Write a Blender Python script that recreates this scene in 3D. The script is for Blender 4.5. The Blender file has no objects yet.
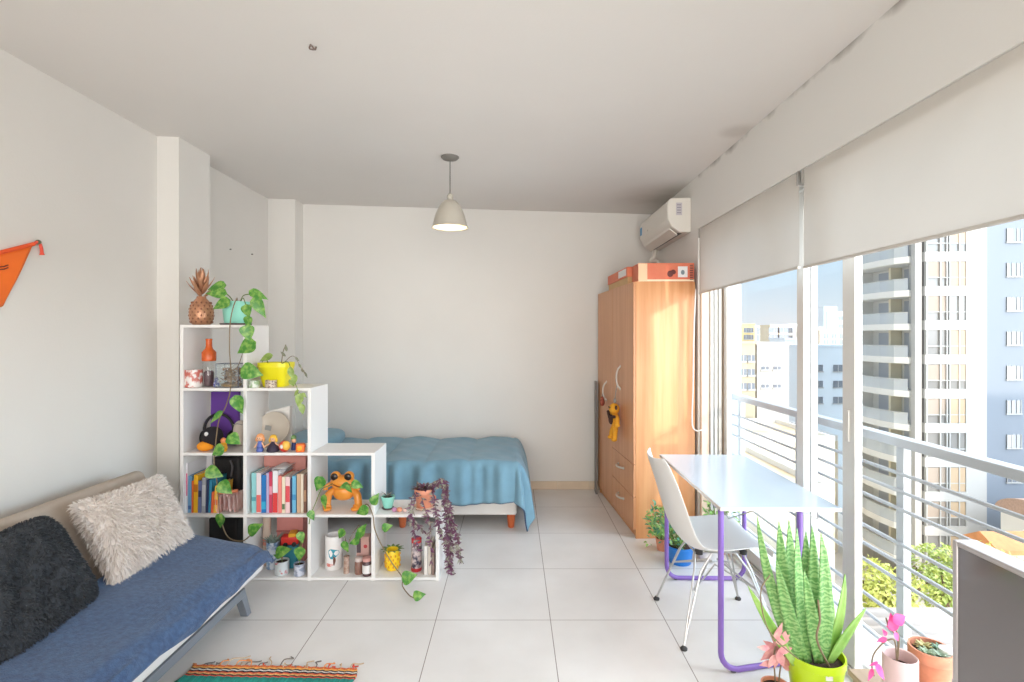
import bpy, bmesh, math, random
from mathutils import Vector, Matrix, Quaternion
PI = math.pi
C = bpy.context.scene.collection
SC = bpy.context.scene
F, EYE, VX, VY = 520.0, 1.487, 513.0, 336.0

def P(px, py, Y):
    """point of the place seen at photo pixel (px, py) and standing at depth Y"""
    return Vector(((px - VX) / F * Y, Y, EYE - (py - VY) / F * Y))

def lin(c):
    return tuple(((v / 255 / 12.92) if v / 255 <= .04045 else ((v / 255 + .055) / 1.055) ** 2.4) for v in c)

# ------------------------------------------------------------------ materials
MATS = {}
def mat(name, rgb, rough=.6, metal=0, vary=.0, vscale=8, bump=0, bscale=60, spec=.5, stretch=(1, 1, 1), rgb2=None,
        trans=0, emit=None, estr=0, sheen=0, thr=None, alpha=1):
    if name in MATS: return MATS[name]
    m = bpy.data.materials.new(name); m.use_nodes = True
    nt = m.node_tree; b = nt.nodes['Principled BSDF']
    col = lin(rgb)
    b.inputs['Base Color'].default_value = (*col, 1)
    b.inputs['Roughness'].default_value = rough
    b.inputs['Metallic'].default_value = metal
    b.inputs['Specular IOR Level'].default_value = spec
    if trans: b.inputs['Transmission Weight'].default_value = trans
    if sheen:
        b.inputs['Sheen Weight'].default_value = sheen
    if emit:
        b.inputs['Emission Color'].default_value = (*lin(emit), 1); b.inputs['Emission Strength'].default_value = estr
    tc = nt.nodes.new('ShaderNodeTexCoord'); mp = nt.nodes.new('ShaderNodeMapping')
    mp.inputs['Scale'].default_value = stretch
    nt.links.new(tc.outputs['Object'], mp.inputs['Vector'])
    if vary or rgb2:
        n = nt.nodes.new('ShaderNodeTexNoise'); n.inputs['Scale'].default_value = vscale; n.inputs['Detail'].default_value = 4
        nt.links.new(mp.outputs['Vector'], n.inputs['Vector'])
        r = nt.nodes.new('ShaderNodeValToRGB')
        lo, hi = thr or (.3, .7)
        r.color_ramp.elements[0].position = lo; r.color_ramp.elements[1].position = hi
        if rgb2:
            c0, c1 = col, lin(rgb2)
        else:
            c0 = tuple(max(0, v * (1 - vary)) for v in col); c1 = tuple(min(1, v * (1 + vary)) for v in col)
        r.color_ramp.elements[0].color = (*c0, 1); r.color_ramp.elements[1].color = (*c1, 1)
        nt.links.new(n.outputs['Fac'], r.inputs['Fac']); nt.links.new(r.outputs['Color'], b.inputs['Base Color'])
    if bump:
        n2 = nt.nodes.new('ShaderNodeTexNoise'); n2.inputs['Scale'].default_value = bscale; n2.inputs['Detail'].default_value = 5
        nt.links.new(mp.outputs['Vector'], n2.inputs['Vector'])
        bp = nt.nodes.new('ShaderNodeBump'); bp.inputs['Strength'].default_value = bump; bp.inputs['Distance'].default_value = .01
        nt.links.new(n2.outputs['Fac'], bp.inputs['Height']); nt.links.new(bp.outputs['Normal'], b.inputs['Normal'])
    MATS[name] = m
    return m

def glass_mat(name, tint=(250, 252, 254), gloss=.035, haze=.025, rough=.02):
    if name in MATS: return MATS[name]
    m = bpy.data.materials.new(name); m.use_nodes = True
    nt = m.node_tree; nt.nodes.clear()
    out = nt.nodes.new('ShaderNodeOutputMaterial')
    tr = nt.nodes.new('ShaderNodeBsdfTransparent'); tr.inputs[0].default_value = (*lin(tint), 1)
    gl = nt.nodes.new('ShaderNodeBsdfGlossy'); gl.inputs['Roughness'].default_value = rough
    df = nt.nodes.new('ShaderNodeBsdfDiffuse'); df.inputs[0].default_value = (.9, .95, 1, 1)
    m1 = nt.nodes.new('ShaderNodeMixShader'); m1.inputs[0].default_value = gloss
    m2 = nt.nodes.new('ShaderNodeMixShader'); m2.inputs[0].default_value = haze
    nt.links.new(tr.outputs[0], m1.inputs[1]); nt.links.new(gl.outputs[0], m1.inputs[2])
    nt.links.new(m1.outputs[0], m2.inputs[1]); nt.links.new(df.outputs[0], m2.inputs[2])
    nt.links.new(m2.outputs[0], out.inputs[0])
    MATS[name] = m
    return m

def wood_mat(name, rgb, rgb2, rough=.45, along='z', scale=18):
    if name in MATS: return MATS[name]
    st = {'z': (1, 1, .06), 'x': (.06, 1, 1), 'y': (1, .06, 1)}[along]
    return mat(name, rgb, rough, rgb2=rgb2, vscale=scale, stretch=st, bump=.05, bscale=40, thr=(.35, .65))

def tile_mat():
    m = bpy.data.materials.new('floor_tiles'); m.use_nodes = True
    nt = m.node_tree; b = nt.nodes['Principled BSDF']; L = nt.links
    tc = nt.nodes.new('ShaderNodeTexCoord'); sp = nt.nodes.new('ShaderNodeSeparateXYZ'); L.new(tc.outputs['Object'], sp.inputs[0])
    def M(op, a, c=None):
        n = nt.nodes.new('ShaderNodeMath'); n.operation = op
        for i, v in enumerate((a, c)):
            if v is None: continue
            if isinstance(v, (int, float)): n.inputs[i].default_value = v
            else: L.new(v, n.inputs[i])
        return n.outputs[0]
    def line(o, off, w):
        s = M('SUBTRACT', o, off); s = M('DIVIDE', s, .6); s = M('FRACT', s); s = M('SUBTRACT', s, .5); s = M('ABSOLUTE', s)
        return M('GREATER_THAN', s, .5 - w / 2 / .6)
    lx = line(sp.outputs[0], .196, .0042); ly = line(sp.outputs[1], 2.7225, .0036)
    ln = M('MAXIMUM', lx, ly)
    nz = nt.nodes.new('ShaderNodeTexNoise'); nz.inputs['Scale'].default_value = 2.5; nz.inputs['Detail'].default_value = 6
    L.new(tc.outputs['Object'], nz.inputs['Vector'])
    rp = nt.nodes.new('ShaderNodeValToRGB'); rp.color_ramp.elements[0].position = .3; rp.color_ramp.elements[1].position = .7
    rp.color_ramp.elements[0].color = (*lin((216, 212, 208)), 1); rp.color_ramp.elements[1].color = (*lin((228, 225, 222)), 1)
    L.new(nz.outputs['Fac'], rp.inputs['Fac'])
    mx = nt.nodes.new('ShaderNodeMix'); mx.data_type = 'RGBA'
    L.new(ln, mx.inputs[0]); L.new(rp.outputs['Color'], mx.inputs[6]); mx.inputs[7].default_value = (*lin((140, 128, 120)), 1)
    L.new(mx.outputs[2], b.inputs['Base Color'])
    b.inputs['Roughness'].default_value = .34
    bp = nt.nodes.new('ShaderNodeBump'); bp.inputs['Strength'].default_value = .25; bp.inputs['Distance'].default_value = .002; bp.invert = True
    L.new(ln, bp.inputs['Height']); L.new(bp.outputs['Normal'], b.inputs['Normal'])
    return m

# ------------------------------------------------------------------ mesh builder
class MB:
    def __init__(s): s.v = []; s.f = []
    def add(s, vs, fs, M=None):
        o = len(s.v)
        s.v += [tuple(M @ Vector(p)) if M is not None else tuple(p) for p in vs]
        s.f += [tuple(i + o for i in f) for f in fs]
        return s
    def box(s, x0, x1, y0, y1, z0, z1, M=None):
        vs = [(x, y, z) for x in (x0, x1) for y in (y0, y1) for z in (z0, z1)]
        return s.add(vs, [(0, 1, 3, 2), (4, 6, 7, 5), (0, 4, 5, 1), (2, 3, 7, 6), (0, 2, 6, 4), (1, 5, 7, 3)], M)
    def lathe(s, prof, c=(0, 0, 0), seg=24, M=None, cap=True, sq=0):
        n = len(prof); vs = []; fs = []
        for r, z in prof:
            for k in range(seg):
                a = 2 * PI * (k + .5) / seg; ca, sa = math.cos(a), math.sin(a)
                q = 1
                if sq: q = 1 / (abs(ca) ** sq + abs(sa) ** sq) ** (1 / sq)
                vs.append((c[0] + r * q * ca, c[1] + r * q * sa, c[2] + z))
        for i in range(n - 1):
            for k in range(seg):
                k2 = (k + 1) % seg
                fs.append((i * seg + k, i * seg + k2, (i + 1) * seg + k2, (i + 1) * seg + k))
        if cap:
            fs.append(tuple(range(seg))[::-1]); fs.append(tuple((n - 1) * seg + k for k in range(seg)))
        return s.add(vs, fs, M)
    def tube(s, pts, r, seg=8, cap=True):
        pts = [Vector(p) for p in pts]; n = len(pts)
        rs = r if isinstance(r, (list, tuple)) else [r] * n
        vs = []; fs = []; ref = None
        for i, p in enumerate(pts):
            t = (pts[min(i + 1, n - 1)] - pts[max(i - 1, 0)])
            t = t.normalized() if t.length > 1e-9 else Vector((0, 0, 1))
            if ref is None:
                ref = t.orthogonal().normalized()
            u = (ref - t * ref.dot(t))
            u = u.normalized() if u.length > 1e-6 else t.orthogonal().normalized()
            ref = u; w = t.cross(u)
            for k in range(seg):
                a = 2 * PI * k / seg
                vs.append(p + (u * math.cos(a) + w * math.sin(a)) * rs[i])
        for i in range(n - 1):
            for k in range(seg):
                k2 = (k + 1) % seg
                fs.append((i * seg + k, i * seg + k2, (i + 1) * seg + k2, (i + 1) * seg + k))
        if cap:
            fs.append(tuple(range(seg))[::-1]); fs.append(tuple((n - 1) * seg + k for k in range(seg)))
        return s.add(vs, fs)
    def ball(s, c, r, seg=16, rings=10, M=None, e=1.0):
        if isinstance(r, (int, float)): r = (r, r, r)
        vs = []; fs = []
        def sg(v, p): return math.copysign(abs(v) ** p, v)
        for i in range(1, rings):
            th = PI * i / rings
            for k in range(seg):
                a = 2 * PI * k / seg
                q = (sg(math.sin(th), e) * sg(math.cos(a), e) * r[0], sg(math.sin(th), e) * sg(math.sin(a), e) * r[1], sg(math.cos(th), e) * r[2])
                if M is not None: q = M @ Vector(q)
                vs.append((c[0] + q[0], c[1] + q[1], c[2] + q[2]))
        for sgn in (1, -1):
            q = Vector((0, 0, sgn * r[2]))
            if M is not None: q = M @ q
            vs.append((c[0] + q[0], c[1] + q[1], c[2] + q[2]))
        m = rings - 1; t, b = m * seg, m * seg + 1
        for i in range(m - 1):
            for k in range(seg):
                k2 = (k + 1) % seg
                fs.append((i * seg + k, (i + 1) * seg + k, (i + 1) * seg + k2, i * seg + k2))
        for k in range(seg):
            k2 = (k + 1) % seg
            fs.append((t, k, k2)); fs.append((b, (m - 1) * seg + k2, (m - 1) * seg + k))
        return s.add(vs, fs)
    def prism(s, poly, axis, a, b, M=None):
        """poly of (p, q) in the two other axes, extruded along axis from a to b"""
        def mk(p, q, w): return {'x': (w, p, q), 'y': (p, w, q), 'z': (p, q, w)}[axis]
        n = len(poly)
        vs = [mk(p, q, a) for p, q in poly] + [mk(p, q, b) for p, q in poly]
        fs = [tuple(range(n))[::-1], tuple(range(n, 2 * n))] + [(i, (i + 1) % n, n + (i + 1) % n, n + i) for i in range(n)]
        return s.add(vs, fs, M)
    def grid(s, fn, nu, nv, closed_u=False):
        vs = [fn(i / nu, j / nv) for i in range(nu + 1) for j in range(nv + 1)]
        fs = [(i * (nv + 1) + j, (i + 1) * (nv + 1) + j, (i + 1) * (nv + 1) + j + 1, i * (nv + 1) + j + 1) for i in range(nu) for j in range(nv)]
        return s.add(vs, fs)
    def leaf(s, base, d, up, L, W, heart=.35, droop=.25, fold=.25, n=7, tipw=1.0):
        base = Vector(base); d = Vector(d).normalized(); up = Vector(up)
        side = d.cross(up)
        side = side.normalized() if side.length > 1e-6 else d.orthogonal().normalized()
        nrm = side.cross(d).normalized()
        vs = []; fs = []
        for i in range(n + 1):
            t = i / n
            w = W / 2 * math.sin(PI * min(1, max(0, t)) ** (1 - heart)) ** tipw if 0 < t < 1 else .0015
            c = base + d * (L * t) - nrm * (droop * L * t * t)
            for u in (-1, -.5, 0, .5, 1):
                vs.append(c + side * (w * u) + nrm * (fold * w * abs(u)))
        for i in range(n):
            for k in range(4):
                fs.append((i * 5 + k, i * 5 + k + 1, (i + 1) * 5 + k + 1, (i + 1) * 5 + k))
        return s.add(vs, fs)
    def build(s, name, m, parent=None, loc=(0, 0, 0), smooth=False, bevel=0, rot=None, solid=0, sub=0, segs=2, angle=35, normals=True):
        me = bpy.data.meshes.new(name); me.from_pydata([tuple(p) for p in s.v], [], s.f)
        if normals:
            bm = bmesh.new(); bm.from_mesh(me); bmesh.ops.recalc_face_normals(bm, faces=bm.faces); bm.to_mesh(me); bm.free()
        me.materials.append(m)
        o = bpy.data.objects.new(name, me); C.objects.link(o)
        o.location = loc
        if rot: o.rotation_euler = rot
        if parent is not None: o.parent = parent
        if smooth or bevel:
            me.polygons.foreach_set('use_smooth', [True] * len(me.polygons))
            if smooth != 'full': me.set_sharp_from_angle(angle=math.radians(angle))
        if solid:
            q = o.modifiers.new('solid', 'SOLIDIFY'); q.thickness = solid; q.offset = 0
        if bevel:
            q = o.modifiers.new('bevel', 'BEVEL'); q.width = bevel; q.segments = segs; q.limit_method = 'ANGLE'; q.angle_limit = math.radians(40)
            q.harden_normals = False
        if sub:
            q = o.modifiers.new('sub', 'SUBSURF'); q.levels = sub; q.render_levels = sub
        return o

def thing(name, label, cat, loc=(0, 0, 0), rotz=0, group=None, rot=None):
    o = bpy.data.objects.new(name, None); C.objects.link(o)
    o.empty_display_size = .05
    o.location = loc; o.rotation_euler = rot or (0, 0, rotz)
    o['label'] = label; o['category'] = cat
    if group: o['group'] = group
    return o
def tag(o, label, cat, group=None, kind=None):
    o['label'] = label; o['category'] = cat
    if group: o['group'] = group
    if kind: o['kind'] = kind
    return o
def struct(o, label=None, cat=None):
    o['kind'] = 'structure'
    if label: o['label'] = label
    if cat: o['category'] = cat
    return o
def arc(p0, p1, p2, n=6):
    """quadratic curve p0..p2 pulled to p1"""
    p0, p1, p2 = Vector(p0), Vector(p1), Vector(p2)
    return [p0 * (1 - t) ** 2 + p1 * 2 * t * (1 - t) + p2 * t * t for t in [i / n for i in range(n + 1)]]
def spline(pts, n=5):
    pts = [Vector(p) for p in pts]; out = []
    q = [pts[0] * 2 - pts[1]] + pts + [pts[-1] * 2 - pts[-2]]
    for i in range(1, len(q) - 2):
        for k in range(n):
            t = k / n
            out.append(.5 * ((2 * q[i]) + (q[i + 1] - q[i - 1]) * t + (2 * q[i - 1] - 5 * q[i] + 4 * q[i + 1] - q[i + 2]) * t * t + (3 * q[i] - q[i - 1] - 3 * q[i + 1] + q[i + 2]) * t ** 3))
    out.append(pts[-1]); return out
def RM(ax, ang, loc=(0, 0, 0)):
    return Matrix.Translation(loc) @ Matrix.Rotation(ang, 4, ax)

# ------------------------------------------------------------------ common materials
M_wall = mat('wall_paint', (224, 221, 216), .85, vary=.02, vscale=1.5, bump=.06, bscale=90)
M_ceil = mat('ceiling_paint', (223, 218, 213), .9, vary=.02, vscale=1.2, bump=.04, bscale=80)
def darken_ceiling():  # two noise-broken patches of darker colour near the window wall
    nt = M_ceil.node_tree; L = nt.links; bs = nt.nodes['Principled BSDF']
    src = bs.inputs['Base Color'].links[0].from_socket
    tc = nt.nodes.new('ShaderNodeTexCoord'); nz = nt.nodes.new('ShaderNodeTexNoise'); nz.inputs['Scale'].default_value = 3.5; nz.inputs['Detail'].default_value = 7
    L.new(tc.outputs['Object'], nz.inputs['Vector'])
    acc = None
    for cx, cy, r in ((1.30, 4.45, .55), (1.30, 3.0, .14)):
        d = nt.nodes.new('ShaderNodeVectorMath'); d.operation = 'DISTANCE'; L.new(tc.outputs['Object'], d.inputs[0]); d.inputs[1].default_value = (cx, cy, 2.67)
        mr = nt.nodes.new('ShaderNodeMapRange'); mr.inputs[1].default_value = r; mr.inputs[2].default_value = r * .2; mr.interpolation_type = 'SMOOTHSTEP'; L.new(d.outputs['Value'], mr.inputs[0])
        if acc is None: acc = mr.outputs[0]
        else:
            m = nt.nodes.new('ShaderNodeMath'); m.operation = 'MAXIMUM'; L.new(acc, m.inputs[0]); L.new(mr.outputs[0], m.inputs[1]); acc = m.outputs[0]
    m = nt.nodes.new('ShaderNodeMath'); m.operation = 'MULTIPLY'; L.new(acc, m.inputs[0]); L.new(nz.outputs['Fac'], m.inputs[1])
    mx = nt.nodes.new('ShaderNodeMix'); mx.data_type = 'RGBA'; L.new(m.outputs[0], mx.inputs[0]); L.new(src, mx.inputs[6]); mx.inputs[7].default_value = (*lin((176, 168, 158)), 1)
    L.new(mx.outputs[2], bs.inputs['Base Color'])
darken_ceiling()
M_white = mat('white_laminate', (232, 229, 226), .45)
M_alu = mat('white_aluminium', (214, 212, 208), .4, metal=.0)
M_base = mat('skirting_tile', (216, 196, 172), .4, vary=.05)
M_blind = mat('blind_fabric', (205, 199, 191), .9, vary=.025, vscale=3, bump=.08, bscale=300)
def translucent(m, f):
    nt = m.node_tree; b = nt.nodes['Principled BSDF']; o = nt.nodes['Material Output']
    t = nt.nodes.new('ShaderNodeBsdfTranslucent'); t.inputs[0].default_value = (.86, .83, .78, 1)
    x = nt.nodes.new('ShaderNodeMixShader'); x.inputs[0].default_value = f
    nt.links.new(b.outputs[0], x.inputs[1]); nt.links.new(t.outputs[0], x.inputs[2]); nt.links.new(x.outputs[0], o.inputs[0])
translucent(M_blind, .09)
M_terra = mat('terracotta', (222, 148, 118), .75, vary=.1, vscale=30)
M_soil = mat('potting_soil', (62, 46, 38), .95, vary=.4, vscale=120, bump=.6, bscale=150)
M_stem = mat('green_stem', (104, 126, 62), .6)
M_brownstem = mat('brown_stem', (128, 108, 82), .7)
M_pothos = mat('pothos_leaf', (62, 128, 44), .38, rgb2=(150, 186, 92), vscale=38, thr=(.42, .72))
M_black = mat('black_plastic', (30, 30, 33), .5)
M_chrome = mat('brushed_steel', (196, 194, 192), .3, metal=.9)

# ------------------------------------------------------------------ room shell
XL, XR, YB, YR = -2.296, 1.36, 5.05, -1.9       # left wall, window wall, back wall, rear wall
def ceil_z(x): return 2.775 + (x - XL) / (XR - XL) * (2.667 - 2.775)
X0, X1 = XL - .12, 1.85
struct(MB().box(XL - .1, 1.50, YR - .1, YB + .1, -.12, 0).build('floor', tile_mat()))
b = MB()
zs = [(XL - .1, ceil_z(XL - .1)), (1.6, ceil_z(1.6)), (1.6, 2.95), (XL - .1, 2.95)]
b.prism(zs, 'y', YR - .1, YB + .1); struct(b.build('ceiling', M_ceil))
struct(MB().box(XL - .12, XL, YR, YB + .1, 0, 2.9).build('wall_left', M_wall))
struct(MB().box(XL - .12, XR + .24, YB, YB + .12, 0, 2.9).build('wall_back', M_wall))
struct(MB().box(XL - .12, XR + .24, YR - .12, YR, 0, 2.9).build('wall_rear', M_wall))
# window wall: short solid piece by the wardrobe, the deep beam above the window, solid again behind the camera
JY, WY0 = 3.82, .45
struct(MB().box(XR, XR + .24, JY, YB, 0, 2.9).build('wall_right', M_wall))
struct(MB().box(XR, XR + .24, YR, WY0, 0, 2.9).build('wall_right_rear', M_wall))
# beam with grime along the joint with the ceiling
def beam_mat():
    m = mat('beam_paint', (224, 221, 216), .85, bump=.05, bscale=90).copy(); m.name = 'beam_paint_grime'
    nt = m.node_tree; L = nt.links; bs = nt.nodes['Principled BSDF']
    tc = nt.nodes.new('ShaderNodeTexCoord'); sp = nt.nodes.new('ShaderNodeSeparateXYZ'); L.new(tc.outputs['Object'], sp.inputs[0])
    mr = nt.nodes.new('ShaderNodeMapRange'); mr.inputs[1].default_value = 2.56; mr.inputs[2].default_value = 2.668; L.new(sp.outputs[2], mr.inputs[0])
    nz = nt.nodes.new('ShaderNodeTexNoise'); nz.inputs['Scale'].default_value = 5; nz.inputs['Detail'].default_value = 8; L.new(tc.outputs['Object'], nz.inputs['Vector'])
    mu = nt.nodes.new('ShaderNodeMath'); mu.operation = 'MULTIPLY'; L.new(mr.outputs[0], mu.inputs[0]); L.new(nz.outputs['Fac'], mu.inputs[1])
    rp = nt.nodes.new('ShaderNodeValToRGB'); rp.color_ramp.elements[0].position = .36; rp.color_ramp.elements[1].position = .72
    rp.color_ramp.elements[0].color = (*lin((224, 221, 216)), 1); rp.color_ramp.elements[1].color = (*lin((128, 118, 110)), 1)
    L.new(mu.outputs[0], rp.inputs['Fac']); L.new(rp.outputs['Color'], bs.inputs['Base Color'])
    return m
struct(MB().box(XR, XR + .24, WY0, JY, 2.274, 2.9).build('trim_1', beam_mat()))
# pilasters of the left wall
struct(MB().box(XL - .02, -2.155, 3.354, 3.70, 0, 2.9).build('column', M_wall))
struct(MB().box(XL - .02, -2.04, 4.87, YB + .02, 0, 2.9).build('column', M_wall))
# skirting tiles
def skirting(name, x0, x1, y0, y1, along):
    b = MB(); n = max(1, round(((x1 - x0) if along == 'x' else (y1 - y0)) / .3))
    for i in range(n):
        if along == 'x':
            w = (x1 - x0) / n; b.box(x0 + i * w + .001, x0 + (i + 1) * w - .001, y0, y1, 0, .078)
        else:
            w = (y1 - y0) / n; b.box(x0, x1, y0 + i * w + .001, y0 + (i + 1) * w - .001, 0, .078)
    struct(b.build(name, M_base, bevel=.002))
skirting('baseboard_back', -2.04, 1.36, YB - .012, YB, 'x')
skirting('baseboard_left', XL, XL + .012, YR, 3.354, 'y')
skirting('baseboard_niche', XL, XL + .012, 3.70, 4.87, 'y')

# ------------------------------------------------------------------ window (sliding doors) and blinds
M_jamb = mat('window_jamb', (214, 190, 168), .5)
win = bpy.data.objects.new('window_1', None); C.objects.link(win); struct(win, 'tall white aluminium sliding window of the balcony', 'window')
# far jamb: wall reveal with white channel profile
b = MB(); b.box(1.375, 1.43, JY - .03, JY, 0, 2.274); b.build('jamb_lining', M_jamb, win)
b = MB()
for i in range(3): b.box(1.435 + i * .03, 1.455 + i * .03, JY - .045, JY, .02, 2.274)
b.box(1.43, 1.53, JY - .02, JY, .02, 2.274); b.build('jamb_channel', M_alu, win, bevel=.002)
MB().box(1.53, 1.575, JY - .06, JY, .02, 2.274).build('jamb_strip', M_jamb, win)
b = MB(); b.box(1.46, 1.60, WY0, JY, -.02, .02)
for i in range(3): b.box(1.475 + i * .04, 1.483 + i * .04, WY0, JY - .05, .02, .034)
b.build('sill_track', M_alu, win, bevel=.002)
b = MB(); b.box(1.46, 1.60, WY0, JY, 2.23, 2.274); b.build('head_track', M_alu, win)
def sash(y0, y1, x, w0, w1, nm):
    f = MB()
    f.box(x, x + .034, y0, y0 + w0, .034, 2.23); f.box(x, x + .034, y1 - w1, y1, .034, 2.23)
    f.box(x, x + .034, y0 + w0, y1 - w1, .034, .11); f.box(x, x + .034, y0 + w0, y1 - w1, 2.15, 2.23)
    fo = f.build('sash_frame', M_alu, win, bevel=.003)
    MB().box(x + .014, x + .020, y0 + w0 - .005, y1 - w1 + .005, .105, 2.155).build('pane', glass_mat('window_glass'), win)
    return fo
sash(2.66, JY - .06, 1.525, .062, .05, 'far')
sash(2.26, 2.722, 1.485, .085, .062, 'mid')
# latch on the stile
MB().box(1.477, 1.486, 2.29, 2.32, 1.02, 1.16).build('latch', M_alu, win, bevel=.003)

def blind(y0, y1, zb0, zb1, label):
    r = thing('roller_blind', label, 'blind', (1.368, (y0 + y1) / 2, 2.235), group='roller blinds of the balcony window')
    h = (y1 - y0) / 2
    def fn(u, v):
        y = -h + u * 2 * h
        zb = (zb1 * (1 - u) + zb0 * u) - 2.235
        z = .037 + (zb - .037) * v
        return (.004 * math.sin(u * 9 + v * 3) * v, y, z)
    MB().grid(fn, 40, 12).build('blind_fabric', M_blind, r, smooth='full')
    t = MB(); t.tube([(.027, -h, .005), (.027, h, .005)], .022, 14); t.build('roller_tube', M_blind, r, smooth=True)
    t = MB(); t.tube([(0, -h, zb1 - 2.235), (0, h, zb0 - 2.235)], .007, 8); t.build('bottom_bar', M_blind, r, smooth=True)
    for s in (-1, 1):
        MB().box(-.012, .05, s * (h - .001) - (.0 if s > 0 else .006), s * (h - .001) + (.006 if s > 0 else 0), -.03, .035).build('bracket', mat('bracket_grey', (150, 146, 140), .5), r, bevel=.002)
    return r
blind(2.488, 3.805, 1.80, 1.815, 'white roller blind at the far half of the window, next to the wardrobe')
blind(.50, 2.444, 1.81, 1.805, 'white roller blind nearest the camera, over the potted plants and screen')
# ball chain between the blinds
b = MB(); b.tube([(1.40, 2.461, 2.25), (1.397, 2.462, 2.0), (1.40, 2.461, 1.83)], .0035, 6)
tag(b.build('blind_cord', M_white, smooth=True), 'white blind cord hanging in the slit between the two roller blinds', 'cord')

# ------------------------------------------------------------------ balcony
M_rail = mat('railing_paint', (178, 182, 186), .4)
struct(MB().box(1.50, 1.86, -.5, 4.2, -.14, -.03).build('balcony_slab', mat('balcony_concrete', (205, 200, 194), .8, vary=.06)))
struct(MB().box(1.60, 1.765, 4.02, 4.6, -6, 6).build('wall_outside', mat('outside_render', (168, 178, 188), .8)))
rl = thing('balcony_railing', 'pale grey metal balcony railing with flat handrail and thin bars', 'railing', (1.70, 2.2, -.03))
b = MB(); b.box(-.03, .03, -2.6, 1.78, 1.035, 1.075); b.build('handrail', M_rail, rl, bevel=.004)
for yy in (3.88, 3.09, 2.27, 1.46, .65, -.16):
    MB().box(-.012, .022, yy - 2.2 - .022, yy - 2.2 + .022, 0, 1.035).build('post', M_rail, rl, bevel=.003)
for z in (.888, .811, .734, .582, .496, .419, .258, .172, .095):
    t = MB(); t.tube([(-.016, -2.6, z + .03), (-.016, 1.78, z + .03)], .0085, 8); t.build('bar', M_rail, rl, smooth=True)
# ------------------------------------------------------------------ wardrobe
M_ward = wood_mat('wardrobe_oak', (198, 134, 84), (214, 156, 106), .38)
M_wardf = wood_mat('wardrobe_door_oak', (198, 138, 96), (209, 152, 110), .38)
M_dark = mat('dark_gap', (60, 42, 30), .8)
wd = thing('wardrobe', 'tall oak-veneer wardrobe with two doors and two drawers beside the window', 'wardrobe', (.883, 3.81, 0), math.atan2(.075, 1.142))
WL, WD, WH = 1.14, .463, 1.888       # local: y along the front (away from camera), x into the wall
b = MB(); b.box(.018, WD, 0, .018, 0, WH).box(.018, WD, WL - .018, WL, 0, WH).box(.018, WD, .018, WL - .018, WH - .02, WH).box(WD - .006, WD, .018, WL - .018, .06, WH - .02)
b.box(.02, WD, .018, WL - .018, .06, .078).box(.018, WD - .01, .604, .620, .078, WH - .02)
b.build('carcass', M_ward, wd, bevel=.0015)
MB().box(.03, .045, .018, WL - .018, 0, .06).build('plinth', M_ward, wd)
def door(y0, y1, z0, z1, nm='door'):
    return MB().box(0, .018, y0, y1, z0, z1).build(nm, M_wardf, wd, bevel=.002)
d1 = door(.003, .609, .545, WH - .003); d2 = door(.613, WL - .003, .065, WH - .003)
M_handle = mat('handle_metal', (214, 208, 200), .3, metal=.6)
def bow(y, zc, h, par, horizontal=False):
    pts = []
    for i in range(11):
        t = i / 10 - .5
        o = .034 * (1 - (2 * t) ** 2) ** .6 if abs(t) < .5 else 0
        pts.append((-o, y + (h * t if horizontal else 0), zc + (0 if horizontal else h * t)))
    m = MB(); m.tube(pts, [.008] + [.0075] * 9 + [.008], 10)
    for t in (-.5, .5):
        q = (-.002, y + (h * t if horizontal else 0), zc + (0 if horizontal else h * t))
        m.ball(q, (.006, .012, .012), 10, 6)
    return m.build('handle', M_handle, par, smooth=True)
bow(.35, 1.155, .18, d1); bow(.80, 1.0, .16, d2)
for z0, z1 in ((.305, .541), (.068, .301)):
    dr = door(.003, .609, z0, z1, 'drawer')
    bow(.33, (z0 + z1) / 2 + .03, .15, dr, True)

# cable running down between wardrobe and window
b = MB(); b.tube(spline([(1.335, 3.80, 1.83), (1.318, 3.79, 1.5), (1.312, 3.79, 1.1), (1.305, 3.79, .86), (1.33, 3.78, .80), (1.385, 3.77, .81)]), .005, 6)
tag(b.build('power_cable', mat('cable_white', (228, 220, 212), .5), smooth=True), 'thin white cable hanging down the window side of the wardrobe', 'cable')
# folded board between wardrobe and back wall
b = MB(); b.box(-.008, .008, -.05, .05, 0, 1.06); o = b.build('folded_board', mat('grey_board', (120, 116, 112), .5), loc=(.785, 4.93, 0), bevel=.004, rot=(0, 0, -.05))
tag(o, 'thin dark grey board standing upright between wardrobe and back wall', 'board')

# boxes on top of the wardrobe
M_obox = mat('orange_box', (222, 130, 96), .6, rgb2=(210, 104, 78), vscale=7)
M_tan = mat('cardboard', (205, 168, 122), .8, vary=.06)
M_lab = mat('paper_label', (226, 222, 220), .6)
bx = thing('storage_box', 'orange printed box lying across the near end of the wardrobe top', 'box', (1.125, 3.915, WH), .0)
b = MB(); b.box(-.205, .205, -.1, .1, 0, .135); b.build('carton', M_obox, bx, bevel=.003)
b = MB(); b.box(-.2055, -.14, -.1015, -.1005, .004, .131); b.build('end_band', mat('pale_orange', (232, 196, 158), .6), bx)
b = MB(); b.box(.085, .155, -.1015, -.1005, .03, .11); lb = b.build('printed_label', M_lab, bx)
b = MB(); b.ball((.12, -.1018, .066), (.014, .0006, .018), 10, 6); b.build('label_mark', mat('label_grey', (120, 132, 140), .6), lb)
b = MB()
for i in range(9): b.box(.172, .198, -.1015, -.1005, .012 + i * .0128, .018 + i * .0128)
b.build('barcode', M_black, bx)
b = MB(); b.ball((.028, -.1012, .055), (.022, .0012, .024), 12, 8); b.ball((.05, -.1012, .068), (.02, .0012, .018), 12, 8); b.build('printed_shape', mat('dark_red_print', (96, 44, 40), .6), bx)
b = MB(); b.box(-.205, .205, -.1012, -.1003, .0, .014); b.build('lower_band', mat('cream_print', (236, 214, 180), .6), bx)
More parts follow.
